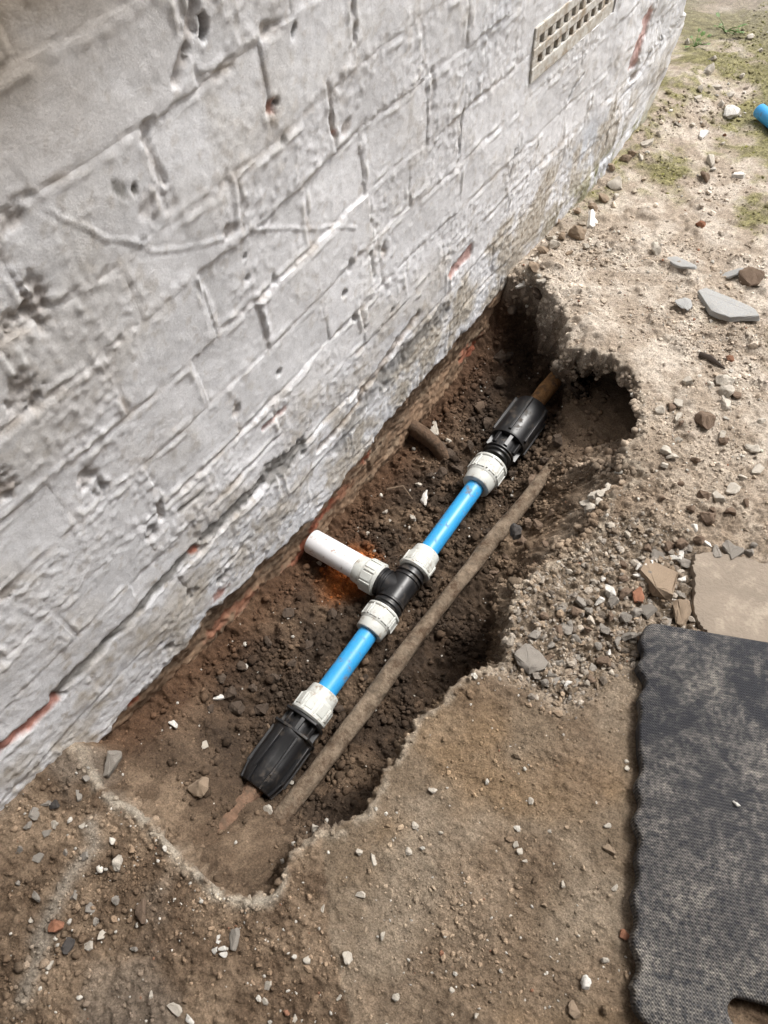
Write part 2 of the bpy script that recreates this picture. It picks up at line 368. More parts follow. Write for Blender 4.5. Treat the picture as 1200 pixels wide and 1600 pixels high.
strip([(805, 232), (797, 275)], .0035, .007, drk, .25); strip([(585, 395), (588, 435)], .0035, .007, drk, .3); strip([(248, 790), (252, 812)], .005, .01, brn, .6)

# --- colour of the wall as paint, dirt, brick and mud
W3 = lambda c: np.array(c)[None, None, :]
n30 = fbm(AA, ZZ, 30, 3, 91); n3 = fbm(AA, ZZ, 3, 4, 92)
C = W3((.705, .71, .73)) * (1 + .10 * n4 + .06 * n30 + bton[bid])[..., None]
C = mix(C, W3((.79, .79, .795)), (sst(.1, .5, n9 + .3 * n30) * .6)[..., None])
sta = sst(.05, .5, n3 + .35 * n9) * .35
C = mix(C, W3((.42, .385, .335)), sta[..., None])
spk = sst(.22, .5, fbm(AA, ZZ, 55, 4, 98) + .35 * n9) * (.35 + .4 * low); C = mix(C, W3((.40, .36, .31)), spk[..., None])
C = mix(C, W3((.40, .35, .30)), (djo * (.15 + .6 * open_) * sst(-.35, .35, n30 + .6 * n9)).clip(0, .75)[..., None])
C = mix(C, W3((.76, .755, .745)), (sst(.0006, .002, ridge) * .8)[..., None])
tl = (1 - sst(.03, .22, np.sqrt((AA - .30) ** 2 * .7 + (ZZ - .83) ** 2) + .05 * n9))     # brown damp stain high on the near end
C = mix(C, W3((.33, .285, .235)), (tl * (.85 + .7 * n9))[..., None].clip(0, 1))
C = mix(C, W3((.42, .46, .52)), (sst(.15, .55, fbm(AA * .6, ZZ, 4.5, 3, 93)) * sst(.9, 1.2, AA) * .5)[..., None])
# gritty exposed base band
grit = sst(.0, .05, .115 + .07 * sst(.6, 1.3, AA) + .05 * n9 - ZZ + .02 * n30) * sst(.35, .85, AA + .2 * n4) * (1 - sst(1.55, 1.85, AA))
sp = fbm(AA, ZZ, 110, 2, 94)
gc = mix(W3((.40, .355, .295)), W3((.64, .62, .575)), sst(-.2, .35, sp)[..., None]); gc = mix(gc, W3((.20, .15, .10)), (sst(.28, .5, -sp + .2 * n9) * .8)[..., None])
C = mix(C, gc, (grit * .88 * sst(-.45, .25, n9 + .5 * n30))[..., None]); Hh += grit * .0018 * sp
C = mix(C, W3((.38, .335, .275)), (low * sst(-.25, .4, n9 + .5 * n30) * .62)[..., None])
grn = sst(1.25, 1.6, AA) * (1 - sst(.02, .10, ZZ + .03 * n9)); C = mix(C, W3((.20, .21, .10)), (grn * .75 * sst(-.3, .3, n30 + n9))[..., None])
mud = mix(W3((.17, .115, .075)), W3((.30, .20, .13)), sst(-.3, .4, n9 + .6 * n30)[..., None]); mud = mix(mud, W3((.36, .28, .20)), (sst(.0, .5, fbm(AA * .4, ZZ, 35, 3, 95)) * .5)[..., None])
C = mix(mud, C, paint[..., None])
C = mix(C, W3((.23, .222, .21)) * (1 + .5 * n30)[..., None], (grey * .9)[..., None])
C = mix(C, W3((.27, .205, .15)) * (1 + .5 * n30)[..., None], (brn * .75)[..., None])
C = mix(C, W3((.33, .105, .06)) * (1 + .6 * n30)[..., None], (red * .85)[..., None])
C = mix(C, W3((.09, .075, .062)), (drk * .8)[..., None])
C = np.clip(C, .01, .85)

# irregular far corner
zk = np.array([-.3, .0, .03, .07, .10, .145, .20, .222, .235, .30, .45, 1.2]); ak = np.array([1.86, 1.86, 1.89, 1.945, 1.99, 1.995, 2.028, 2.035, 2.0, 1.995, 2.0, 2.0])
aend = np.interp(zz, zk, ak)[:, None] + .010 * fbm(ZZ, ZZ * 0, 14, 3, 96)
AF = np.where(AA > 1.6, 1.6 + (AA - 1.6) * (aend - 1.6) / (A1 - 1.6), AA)
rnd = sst(A1 - .05, A1, AA); Hh = Hh - .035 * rnd ** 2
VW = np.stack([Hh, AF, ZZ], -1).reshape(-1, 3); CW = C.reshape(-1, 3)
ii = (np.arange(nz - 1)[:, None] * na + np.arange(na - 1)[None, :])
quad = np.stack([ii, ii + 1, ii + na + 1, ii + na], -1).reshape(-1, 4)
cell = lambda A_: A_[:-1, :-1].ravel()
AIR = (1.186, 1.506, .392, .466)
ca, cz = cell(AA), cell(ZZ)
inair = (ca > AIR[0]) & (ca < AIR[1]) & (cz > AIR[2]) & (cz < AIR[3])
isj = (cell(jd) < np.maximum(cell(hw) * .55, .003)); cb = cell(bid)
def sub(mask, name, mat, skirt=0.0):
    q = quad[mask]; u, inv = np.unique(q, return_inverse=True); q = inv.reshape(-1, 4).astype(np.int64); V = VW[u]; Cc = CW[u]
    if skirt:
        ed = np.concatenate([q[:, [0, 1]], q[:, [1, 2]], q[:, [2, 3]], q[:, [3, 0]]]); key = np.sort(ed, 1); kk = key[:, 0] * len(V) + key[:, 1]
        _, first, cnt = np.unique(kk, return_index=True, return_counts=True); be = ed[first[cnt == 1]]
        bu, bi = np.unique(be, return_inverse=True); be2 = bi.reshape(-1, 2); n0 = len(V); nbv = len(bu)
        Vs = V[bu].copy(); Vd = Vs.copy(); Vd[:, 0] -= skirt
        V = np.concatenate([V, Vs, Vd]); Cc = np.concatenate([Cc, Cc[bu], Cc[bu]])
        q = np.concatenate([q, np.stack([be2[:, 1] + n0, be2[:, 0] + n0, be2[:, 0] + n0 + nbv, be2[:, 1] + n0 + nbv], 1)])
    return np_mesh(name, V, q, mat, True, Cc)
for b_id, n_ in zip(*np.unique(cb[~isj & ~inair], return_counts=True)):
    if n_ < 60: isj |= cb == b_id
wall = link('brick_wall', sub(isj & ~inair, 'brick_wall', M_wall))
tag(wall, 'white painted brick house wall with flaking paint, muddy along its foot', 'wall')
for b_id in np.unique(cb):
    m = (cb == b_id) & ~isj & ~inair
    if not m.any(): continue
    link('brick', sub(m, 'brick', M_wall, .03), wall)
# the rest of the wall's body: behind the face, above it, back round the corner
mb = MB()
mb.box((-.16, (A0 + 1.85) / 2, (Z0 + Z1) / 2), (.11, 0, 0), (0, (1.85 - A0) / 2, 0), (0, 0, (Z1 - Z0) / 2))
mb.box((-.13, -.3, 1.96), (.12, 0, 0), (0, 2.29, 0), (0, 0, .95)); mb.box((-.13, -1.5, .37), (.12, 0, 0), (0, 1.1, 0), (0, 0, .639))
M_wallp = plain_mat('wall_paint_plain', (.60, .595, .59), .8, .08, 8, (.42, .37, .31), .3, 3, 90, .5, .3, 0, .006)
mb.build('wall_body', M_wallp, wall, smooth=False)
q = []; Vr = []
ce = VW.reshape(nz, na, 3)[:, -1]
for k in range(6): Vr.append(np.stack([ce[:, 0] - .05 * k, ce[:, 1] + .006 * fbm(ce[:, 2], ce[:, 2] * 0 + k, 11, 2, 97) - .002 * k, ce[:, 2]], -1))
Vr = np.stack(Vr, 1).reshape(-1, 3); i2 = (np.arange(nz - 1)[:, None] * 6 + np.arange(5)[None, :]); q = np.stack([i2, i2 + 1, i2 + 7, i2 + 6], -1).reshape(-1, 4)
link('wall_return', np_mesh('wall_return', Vr, q, M_wall, True, np.repeat(C[:, -1], 6, 0)), wall)

# the air brick let into the wall
def air_brick():
    mb = MB(); a0, a1, z0, z1 = AIR; h1, h2 = z0 + .0235, z0 + .0535; hh = .0095; X0, X1 = -.03, .0015
    zb = [(z0, h1), (h1 + .0155, h2), (h2 + .0155, z1 + .012)]
    for (p, q_) in zb: mb.box(((X0 + X1) / 2, (a0 + a1) / 2, (p + q_) / 2), ((X1 - X0) / 2, 0, 0), (0, (a1 - a0) / 2, 0), (0, 0, (q_ - p) / 2))
    n = 10; pit = .0287; st = a0 + .020
    for (p, q_) in ((h1, h1 + .0155), (h2, h2 + .0155)):
        edges = [a0] + [st + pit * k + d for k in range(n) for d in (0, .0145)] + [a1]
        for k in range(0, len(edges), 2):
            l, r = edges[k], edges[k + 1]; mb.box(((X0 + X1) / 2 - .001, (l + r) / 2, (p + q_) / 2), ((X1 - X0) / 2, 0, 0), (0, (r - l) / 2, 0), (0, 0, (q_ - p) / 2))
    ob = mb.build('air_brick', M_terra, wall, smooth=False, bevel=.0018); ob['label'] = 'cream clay air brick with two rows of square holes'
    m2 = MB(); m2.box((-.042, (a0 + a1) / 2, (z0 + z1) / 2), (.006, 0, 0), (0, (a1 - a0) / 2, 0), (0, 0, .045)); m2.build('dark_backing', M_dark, ob, smooth=False)  # near-black plate behind the holes, painted as the shade inside them
air_brick()

# unseen roof and side wall, added around the camera to shade the foreground
mb = MB(); mb.box((1.05, -1.45, 2.43), (1.06, 0, 0), (0, 2.3, 0), (0, 0, .03)); tag(mb.build('shade_roof', M_wallp, smooth=False), kind='structure')
mb = MB(); mb.box((2.2, -1.2, 1.15), (.1, 0, 0), (0, 2.4, 0), (0, 0, 1.26)); tag(mb.build('shade_wall', M_wallp, smooth=False), kind='structure')

# ------------------------------------------------------------------ the ground with the trench dug in it
pix = lambda L, z=0.0: [tuple(G(u, v, z)[:2]) for (u, v) in L]
RIM = [(140, 1172), (147, 1200), (163, 1228), (188, 1248), (215, 1262), (245, 1290), (268, 1318), (290, 1348), (318, 1366), (345, 1388), (385, 1402), (418, 1398), (432, 1380), (443, 1345), (466, 1312), (486, 1305), (500, 1298), (530, 1288), (560, 1272),
       (578, 1252), (590, 1222), (612, 1188), (630, 1152), (650, 1122), (682, 1098), (706, 1072), (735, 1050), (772, 1038), (785, 1012), (790, 985), (795, 950), (802, 912), (850, 884), (898, 858), (928, 838), (946, 800), (955, 770),
       (985, 752), (1004, 748), (975, 728), (970, 703), (990, 688), (996, 660), (990, 630), (997, 605), (980, 588), (960, 572), (925, 563), (895, 559), (878, 548), (884, 522), (876, 485), (858, 466), (846, 446), (832, 436), (815, 432), (797, 432)]
rimw = pix(RIM); rimw = [(-.06, rimw[0][1] - .02)] + rimw + [(-.06, rimw[-1][1] + .01)]
DEP = [(210, 1130, -.085), (300, 1050, -.117), (390, 960, -.136), (440, 915, -.155), (490, 870, -.178), (600, 740, -.18), (660, 680, -.19), (720, 600, -.165), (760, 520, -.12), (790, 460, -.06),
       (540, 960, -.188), (575, 1010, -.192), (700, 790, -.192), (690, 830, -.194), (480, 1090, -.19), (650, 860, -.194), (400, 1140, -.185), (340, 1140, -.145), (350, 1070, -.155), (440, 1010, -.168), (500, 930, -.186), (560, 860, -.192), (560, 800, -.186), (620, 790, -.186),
       (260, 1180, -.088), (230, 1215, -.07), (300, 1250, -.078), (350, 1230, -.10), (385, 1262, -.118), (372, 1268, -.115), (370, 1340, -.07), (300, 1320, -.06), (420, 1320, -.085), (400, 1375, -.052), (455, 1262, -.15), (440, 1225, -.20), (470, 1200, -.198),
       (560, 1170, -.202), (640, 1080, -.208), (600, 1185, -.18), (720, 990, -.205), (760, 925, -.19), (520, 1255, -.14), (480, 1290, -.10), (690, 1040, -.20), (750, 1000, -.20),
       (790, 880, -.165), (835, 830, -.155), (862, 780, -.150), (880, 740, -.105), (905, 700, -.095), (940, 680, -.065), (960, 640, -.07), (930, 740, -.052), (880, 830, -.055), (850, 870, -.062), (920, 800, -.035), (870, 790, -.105),
       (890, 610, -.265), (850, 640, -.23), (935, 615, -.215), (920, 590, -.27), (820, 570, -.205), (830, 500, -.14), (860, 550, -.20), (775, 620, -.2), (730, 660, -.198), (800, 710, -.20), (740, 720, -.196), (820, 690, -.195)]
DP = np.array([[*G(u, v, z)[:2], z] for u, v, z in DEP])
def tps_fit(P, vals, lam=2e-5):
    n = len(P); r2 = ((P[:, None] - P[None]) ** 2).sum(-1) + 1e-12; K = r2 * np.log(r2) * .5 + lam * np.eye(n)
    Q = np.c_[np.ones(n), P]; A_ = np.block([[K, Q], [Q.T, np.zeros((3, 3))]]); w = np.linalg.solve(A_, np.r_[vals, 0, 0, 0]); return P, w
def tps_eval(fit, x, y):
    P, w = fit; o = w[-3] + w[-2] * x + w[-1] * y
    for (px, py), k in zip(P, w): 
        r2 = (x - px) ** 2 + (y - py) ** 2 + 1e-12; o = o + k * .5 * r2 * np.log(r2)
    return o
fit = tps_fit(DP[:, :2], DP[:, 2])

def axis(lo, hi, st, far0, far1):
    c = np.arange(lo, hi + 1e-9, st); l = [lo]; s = st
    while l[-1] > far0: s *= 1.22; l.append(l[-1] - s)
    r = [hi]; s = st
    while r[-1] < far1: s *= 1.22; r.append(r[-1] + s)
    return np.concatenate([np.array(l[:0:-1]), c, np.array(r[1:])])
gx = axis(-.012, .95, .0022, -30, 40); gy0 = axis(-.36, 1.35, .0022, -40, 1.35)
gy = [*gy0]; s_ = .0022
while gy[-1] < 2.6: s_ = min(s_ * 1.01, .0042); gy.append(gy[-1] + s_)
while gy[-1] < 60: s_ *= 1.25; gy.append(gy[-1] + s_)
gy = np.array(gy)
X, Y = np.meshgrid(gx, gy); nx, ny = len(gx), len(gy)
near = np.exp(-np.maximum(0, np.hypot(X - .5, Y - 1) - 2.5))
d = sdpoly(X, Y, rimw)
m1 = fbm(X, Y, 8, 3, 101); m2 = fbm(X, Y, 30, 3, 102); m3 = fbm(X, Y, 95, 3, 103)
liph = np.exp(-(sdline(X, Y, pix([(150, 1200), (188, 1248), (245, 1290), (290, 1348), (345, 1388), (410, 1402)])) / .05) ** 2)
dr = d + .004 * m1 * liph + (1 - .85 * liph) * (.006 * m1 + .016 * (billow(X, Y, 22, 2, 151) - .22) + .010 * (billow(X, Y, 60, 2, 152) - .22) + .004 * m3) + .002 * m2 * liph
# natural level outside the hole
T = .010 * fbm(X, Y, 1.6, 3, 104) * near + .006 * m1
T += .035 * np.exp(-((X + .0) / .10) ** 2) * sst(1.55, 1.95, Y) * (1 - sst(2.1, 2.5, Y))
T += .022 * np.exp(-(X / .05) ** 2) * (1 - sst(-.10, .02, Y))                     # spoil thrown against the wall's foot
def lump(u, v, r, h):
    global T
    p = G(u, v); T += h * np.exp(-((X - p[0]) ** 2 + (Y - p[1]) ** 2) / r ** 2)
lump(930, 520, .06, .022); lump(980, 560, .05, .014); lump(905, 470, .05, .012); lump(1000, 700, .05, .010); lump(860, 420, .05, .012); lump(1000, 520, .03, .012)
conc = pix([(655, 1128), (690, 1090), (735, 1052), (772, 1040), (815, 1060), (850, 1080), (885, 1103), (910, 1080), (940, 1052), (1002, 1030), (1010, 1100), (1010, 1640), (560, 1640), (520, 1480), (500, 1300), (560, 1272), (590, 1222), (630, 1152)])
dc = sdpoly(X, Y, conc) + .006 * m2 + .010 * m1
concm = sst(-.003, .004, dc)
# the dirt over the slab: patches of loose grit over a smooth face
loose = sst(-.1, .3, fbm(X, Y, 6, 4, 106) + .25 * m2)
pitp = pix([(802, 912), (850, 884), (898, 858), (935, 836), (985, 800), (1060, 840), (1085, 870), (1085, 965), (1010, 1000), (1000, 1030), (940, 1055), (910, 1080), (885, 1103), (850, 1085), (815, 1063), (775, 1042), (790, 985)])
dg = sdpoly(X, Y, pitp) + .012 * m1 + .006 * m2
gravm = sst(-.03, .01, dg)
T -= gravm * .012
rough_soil = (1 - concm) * (1 - .75 * sst(.75, 1.2, Y) * (1 - gravm)) * (1 + .5 * gravm)
T += rough_soil * (.0070 * billow(X, Y, 28, 3, 108) + .0048 * sst(-.1, .5, fbm(X, Y, 55, 3, 109)) + .0036 * sst(0, .5, fbm(X, Y, 120, 2, 110)))
T += (1 - rough_soil) * (.0022 * sst(0, .5, fbm(X, Y, 60, 3, 111)) + .0018 * fbm(X, Y, 110, 3, 112) + .0035 * m2 * sst(.9, 1.3, Y))
T += concm * (loose * (.0022 * sst(-.1, .5, fbm(X, Y, 120, 2, 113)) + .0025 * billow(X, Y, 45, 2, 114)) + .004)
T += .010 * sst(.12, .5, fbm(X, Y, 14, 3, 118)) * (1 - concm) * sst(.7, 1.0, Y) * (1 - sst(1.5, 1.9, Y))
# thin screed seams at the near left: low pale ridges in the dirt
seam = np.minimum(sdline(X, Y, pix([(60, 1470), (85, 1420), (110, 1370), (150, 1320), (145, 1290)])), sdline(X, Y, pix([(40, 1560), (60, 1500), (75, 1460)])))
seamk = np.exp(-((seam + .004 * m2) / .011) ** 2); T = T * (1 - .6 * seamk) + .004 * seamk
# broken rim: the crust stands a little proud and pale just at the edge
T -= .02 * sst(-.002, .008, sdpoly(X, Y, pix([(1086, 868), (1130, 868), (1200, 884), (1290, 905), (1300, 1040), (1200, 1040), (1092, 980), (1082, 935)])))
lip = np.exp(-((dr + .006) / .007) ** 2); lipn = np.exp(-((dr + .004) / .0075) ** 2) * np.exp(-(sdline(X, Y, pix([(150, 1200), (188, 1248), (245, 1290), (290, 1348), (345, 1388), (410, 1402)])) / .03) ** 2); T += .0035 * lip + .003 * lipn
# floor of the hole
F = np.full(X.shape, -.1); ins = d > -.05; F[ins] = tps_eval(fit, X[ins], Y[ins]); F = np.clip(F, -.27, -.02)
bank = np.exp(-((sdline(X, Y, pix([(870, 800), (905, 740), (930, 690)], -.06))) / .13) ** 2)
clodn = .012 * sst(-.2, .5, fbm(X, Y, 26, 3, 121)) + .0075 * billow(X, Y, 48, 3, 122) + .005 * sst(0, .45, fbm(X, Y, 80, 2, 123)) + .003 * m3
shelf = np.exp(-((sdline(X, Y, pix([(230, 1230), (300, 1270), (380, 1320)], -.07))) / .085) ** 2)
F += clodn * (1 - .7 * shelf) - .008 + .003 * m2 * shelf
F += .030 * np.exp(-(sdline(X, Y, [(.268, .22), (.280, .70)]) / .032) ** 2)
# wall of the hole: the broken face gets many rows of vertices, which are then pulled back to stand steeply under the rim
pA = np.array(pix([(800, 912), (850, 884), (898, 858), (935, 836), (950, 790)])); gent = np.exp(-(sdline(X, Y, [tuple(p) for p in pA]) / .05) ** 2)
wf = .034 + .045 * gent
k = np.clip(dr / wf, 0, 1); kz = k ** (.8 + .5 * sst(-.3, .3, m1))
F = np.clip(F, -.27, -.02); T2 = T - .008 * sst(-.012, .0, dr) * (.5 + m2)
Z = mix(T2, np.minimum(F, T2), kz)
db = d.copy()
for _ in range(14):
    db[1:-1, 1:-1] = (db[1:-1, 1:-1] * 2 + db[:-2, 1:-1] + db[2:, 1:-1] + db[1:-1, :-2] + db[1:-1, 2:]) / 6
g_ = np.gradient(db, gy, gx); gn = np.hypot(g_[1], g_[0]) + 1e-9; nxx, nyy = -g_[1] / gn, -g_[0] / gn
gn = np.clip(gn, 0, 1)
cav = G(915, 575); U = .15 * np.exp(-(((X - cav[0]) / .10) ** 2 + ((Y - cav[1] + .01) / .085) ** 2)) + .010 * sst(-.1, .4, m1) * (1 - gent)
steep = .72 * (1 - .75 * gent)
f3 = fbm(X + .8 * Y, Z * 1.3 + .3 * Y, 24, 3, 141); f4 = fbm(X + .8 * Y, Z * 1.2, 75, 3, 142)
rel = 1 - sst(1.0, 1.0 + (3.2 * (U + wf * steep) + .01) / wf, dr / wf)
sh = np.where(dr > 0, (np.minimum(dr, wf) * steep + U * sst(.15, .9, k)) * rel, 0)
sh = (sh + sst(0, .25, k) * rel * (1 - sst(1, 2.2, dr / wf)) * (.024 * f3 + .014 * f4)) * gn
sh *= (1 - np.exp(-(X / .05) ** 2)) ; sh[d < -.03] = 0
XF = X + nxx * sh; YF = Y + nyy * sh
# --- colours
soilv = fbm(X, Y, 12, 4, 131); fine = fbm(X, Y, 160, 2, 132)
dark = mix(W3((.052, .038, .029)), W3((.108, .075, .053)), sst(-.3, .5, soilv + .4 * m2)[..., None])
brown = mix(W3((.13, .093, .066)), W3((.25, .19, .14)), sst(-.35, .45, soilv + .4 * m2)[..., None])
pal = mix(W3((.35, .295, .24)), W3((.49, .435, .375)), sst(-.3, .4, soilv + .5 * m2)[..., None])
slab = mix(W3((.185, .145, .108)), W3((.26, .215, .17)), sst(-.3, .4, fbm(X, Y, 7, 4, 133) + .3 * m2)[..., None])
slab = mix(slab, W3((.23, .155, .09)), (sst(.1, .5, fbm(X, Y, 5, 3, 134)) * .5)[..., None])
out = mix(brown, pal, sst(.55, 1.15, Y + .20 * m1 + .25 * (X - .35))[..., None])
out = mix(out, slab, (concm * (1 - .55 * loose))[..., None])
out = mix(out, mix(W3((.20, .165, .13)), W3((.36, .31, .26)), sst(-.2, .4, m2 + m3)[..., None]), (gravm * .75)[..., None])
out = mix(out, W3((.28, .255, .225)), (seamk * .8)[..., None])
pale_p = sst(.15, .45, fbm(X, Y, 5, 4, 135)) * (Y < .5); out = mix(out, W3((.27, .245, .22)), (pale_p * .35 * (1 - concm))[..., None])
out = mix(out, W3((.40, .355, .30)), (lip * .65 * sst(-.3, .3, m2 + .2))[..., None])
out = mix(out, W3((.42, .39, .345)), (lipn * .75 * sst(-.4, .2, m2 + m1))[..., None])
mp = G(1130, 190); moss = sst(-.05, .35, fbm(X, Y, 4.5, 4, 136) + .25 * m2 + .42 * sst(1.75, 2.4, Y + .6 * X) - .25 + .35 * np.exp(-((X - mp[0]) ** 2 + (Y - mp[1]) ** 2) / .10)) * sst(1.35, 1.8, Y + .5 * X)
moss = np.maximum(moss, np.exp(-((X - .02) / .045) ** 2) * sst(1.35, 1.6, Y) * sst(-.3, .2, m2) * .9)
mossc = mix(W3((.135, .128, .055)), W3((.23, .215, .095)), sst(-.2, .4, m2 + fine)[..., None])
out = mix(out, mossc, (moss * .88)[..., None])
out = mix(out, W3((.22, .20, .17)), (sst(2.2, 2.9, Y) * .7)[..., None])
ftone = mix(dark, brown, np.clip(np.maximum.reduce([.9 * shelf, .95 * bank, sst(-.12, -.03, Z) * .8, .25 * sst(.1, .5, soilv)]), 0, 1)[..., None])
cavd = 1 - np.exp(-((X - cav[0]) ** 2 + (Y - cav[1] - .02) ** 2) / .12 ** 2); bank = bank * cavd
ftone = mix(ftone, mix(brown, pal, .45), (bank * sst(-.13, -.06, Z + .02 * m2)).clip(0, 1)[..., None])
ftone = mix(ftone, W3((.11, .062, .038)), (np.exp(-(X / .045) ** 2) * .7)[..., None])                    # red mud off the footings
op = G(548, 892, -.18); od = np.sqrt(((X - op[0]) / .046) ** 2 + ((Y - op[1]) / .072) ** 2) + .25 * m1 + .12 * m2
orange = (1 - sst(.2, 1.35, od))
ftone = mix(ftone, W3((.60, .20, .05)), (orange * .9)[..., None])  # orange glow round the branch pipe, painted into the soil colour
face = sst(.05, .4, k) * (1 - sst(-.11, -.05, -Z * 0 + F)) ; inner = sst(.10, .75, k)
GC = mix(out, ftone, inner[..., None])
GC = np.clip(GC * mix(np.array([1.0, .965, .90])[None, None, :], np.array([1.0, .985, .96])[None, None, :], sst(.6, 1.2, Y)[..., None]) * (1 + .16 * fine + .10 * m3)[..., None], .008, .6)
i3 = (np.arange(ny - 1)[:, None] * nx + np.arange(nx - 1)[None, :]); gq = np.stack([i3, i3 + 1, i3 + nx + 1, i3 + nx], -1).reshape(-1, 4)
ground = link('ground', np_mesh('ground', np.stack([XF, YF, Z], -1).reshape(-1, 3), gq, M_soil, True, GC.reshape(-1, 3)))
tag(ground, kind='structure')
def hz(x, y):                      # height of the ground (lists or numbers)
    x = np.atleast_1d(np.asarray(x, float)); y = np.atleast_1d(np.asarray(y, float))
    ix = np.clip(np.searchsorted(gx, x) - 1, 0, nx - 2); iy = np.clip(np.searchsorted(gy, y) - 1, 0, ny - 2)
    fx = (x - gx[ix]) / (gx[ix + 1] - gx[ix]); fy = (y - gy[iy]) / (gy[iy + 1] - gy[iy])
    return (Z[iy, ix] * (1 - fx) + Z[iy, ix + 1] * fx) * (1 - fy) + (Z[iy + 1, ix] * (1 - fx) + Z[iy + 1, ix + 1] * fx) * fy
def bil(A_, x, y):
    ix = np.clip(np.searchsorted(gx, x) - 1, 0, nx - 2); iy = np.clip(np.searchsorted(gy, y) - 1, 0, ny - 2)
    fx = (x - gx[ix]) / (gx[ix + 1] - gx[ix]); fy = (y - gy[iy]) / (gy[iy + 1] - gy[iy])
    return (A_[iy, ix] * (1 - fx) + A_[iy, ix + 1] * fx) * (1 - fy) + (A_[iy + 1, ix] * (1 - fx) + A_[iy + 1, ix + 1] * fx) * fy
def gcol(x, y):
    ix = np.clip(np.searchsorted(gx, x), 0, nx - 1); iy = np.clip(np.searchsorted(gy, y), 0, ny - 1); return GC[iy, ix]
def land(u, v, z=0.0):             # the ground point seen at a photo pixel, found by stepping
    for _ in range(12):
        p = G(u, v, z); z = .5 * z + .5 * float(hz(p[0], p[1])[0])
    p = G(u, v, z); return float(p[0]), float(p[1]), float(hz(p[0], p[1])[0])

# ------------------------------------------------------------------ the new water pipe
PZ = -.148
def AX(a, z=PZ): return Vector((.205 - .027 * a, a, z))
XD = (AX(1) - AX(0)).normalized(); SD = Vector((XD.y, -XD.x, 0)).normalized(); UPV = Vector((0, 0, 1))
TEE = AX(.474)
run = empty('water_pipe', TEE)
tag(run, 'new blue water pipe with grey nuts, black couplings and a white branch in the trench', 'pipe')
def rad(ax, th):                     # a radial direction round an axis
    ax = Vector(ax).normalized(); p = ax.cross(UPV).normalized(); q = ax.cross(p); return p * math.cos(th) + q * math.sin(th)
def nut(a0v, ax, L, R, r_in, parent, n=8, name='compression_nut', rot=0.0):
    """a grey compression nut: mouth collar at a0v, flaring to a ribbed grip that faces along ax"""
    ax = Vector(ax).normalized(); mb = MB()
    mb.lathe([(0, r_in * 1.02), (0, R * .80), (.0015, R * .83), (L * .26, R * .87), (L * .34, R * .88), (L * .36, R * .91), (L * .44, R * .955), (L * .93, R * .97), (L * .97, R * .955), (L, R * .93), (L, r_in)], a0v, ax, 64, (False, False))
    mb.lathe([(L * .86, R * .97), (L * .875, R * 1.035), (L * .955, R * 1.035), (L * .97, R * .97)], a0v, ax, 64, (False, False))
    for k in range(n):
        th = rot + 2 * math.pi * k / n; rd = rad(ax, th); tn = ax.cross(rd)
        mb.box(Vector(a0v) + ax * L * .66 + rd * R * .985, ax * L * .22, tn * R * .055, rd * R * .055)
        for q in (-.5, .5):
            rd2 = rad(ax, th + q * 2 * math.pi / n * .82 + math.pi / n * 0); tn2 = ax.cross(rd2)
        rd3 = rad(ax, th + math.pi / n); tn3 = ax.cross(rd3)
        mb.box(Vector(a0v) + ax * L * .62 + rd3 * R * .955, ax * L * .2, tn3 * R * .235, rd3 * R * .035)
    return mb.build(name, M_grey, parent, TEE, bevel=.0009)
BR = .0180
# the tee, its three nuts
mb = MB()
mb.lathe([(-.052, .018), (-.052, .0235), (-.040, .0250), (-.039, .0285), (-.034, .0285), (-.033, .0245), (-.030, .0245), (-.029, .0275), (-.025, .0275), (-.024, .0255), (.024, .0255), (.025, .0275), (.029, .0275), (.030, .0245), (.033, .0245), (.034, .0285), (.039, .0285), (.040, .025), (.052, .0235), (.052, .018)], TEE, XD, 56)
mb.lathe([(0, .0250), (.026, .0250), (.027, .0280), (.031, .0280), (.032, .0245), (.035, .0245), (.036, .0285), (.041, .0285), (.042, .0250), (.052, .0235), (.052, .018)], TEE, -SD, 56)
for s in (-1, 1):
    mb.box(TEE + XD * s * .018 - SD * .018 + UPV * .0, XD * .009, SD * .009, UPV * .0035)
tee = mb.build('tee_fitting', M_black, run, TEE, bevel=.0006)
nut(AX(.572), -XD, .050, .0312, BR, tee, rot=.15); nut(AX(.376), XD, .052, .0312, BR, tee, rot=.3)
nut(TEE - SD * .093, SD, .052, .0315, BR, tee, rot=.2)
# white branch pipe out of the house wall
mb = MB(); w0 = Vector((-.03, TEE.y + (TEE.x + .03) * SD.y * -1, PZ)); w0 = TEE - SD * (TEE.x + .02); sl_ = .013; 
mb.lathe([(sl_, .0195), (sl_, .0240), (sl_ + .001, .0244), (TEE.x + .02 - .0935, .0244), (TEE.x + .02 - .0925, .0239), (TEE.x + .02 - .0925, .0185), (sl_ + .01, .0185)], w0 + Vector((0, 0, .004)), SD, 48, (False, False))
mb.lathe([(sl_ + .004, .0178), (TEE.x - .05, .0178)], w0, SD, 40)
mb.build('branch_pipe', M_white, run, TEE)
# blue pipes
for (s, e_) in ((.235, .385), (.565, .770)):
    mb = MB(); mb.lathe([(0, BR)] + [(t, BR) for t in np.linspace(.02, e_ - s - .02, 8)] + [(e_ - s, BR)], AX(s), XD, 48); mb.build('blue_pipe', M_blue, run, TEE)

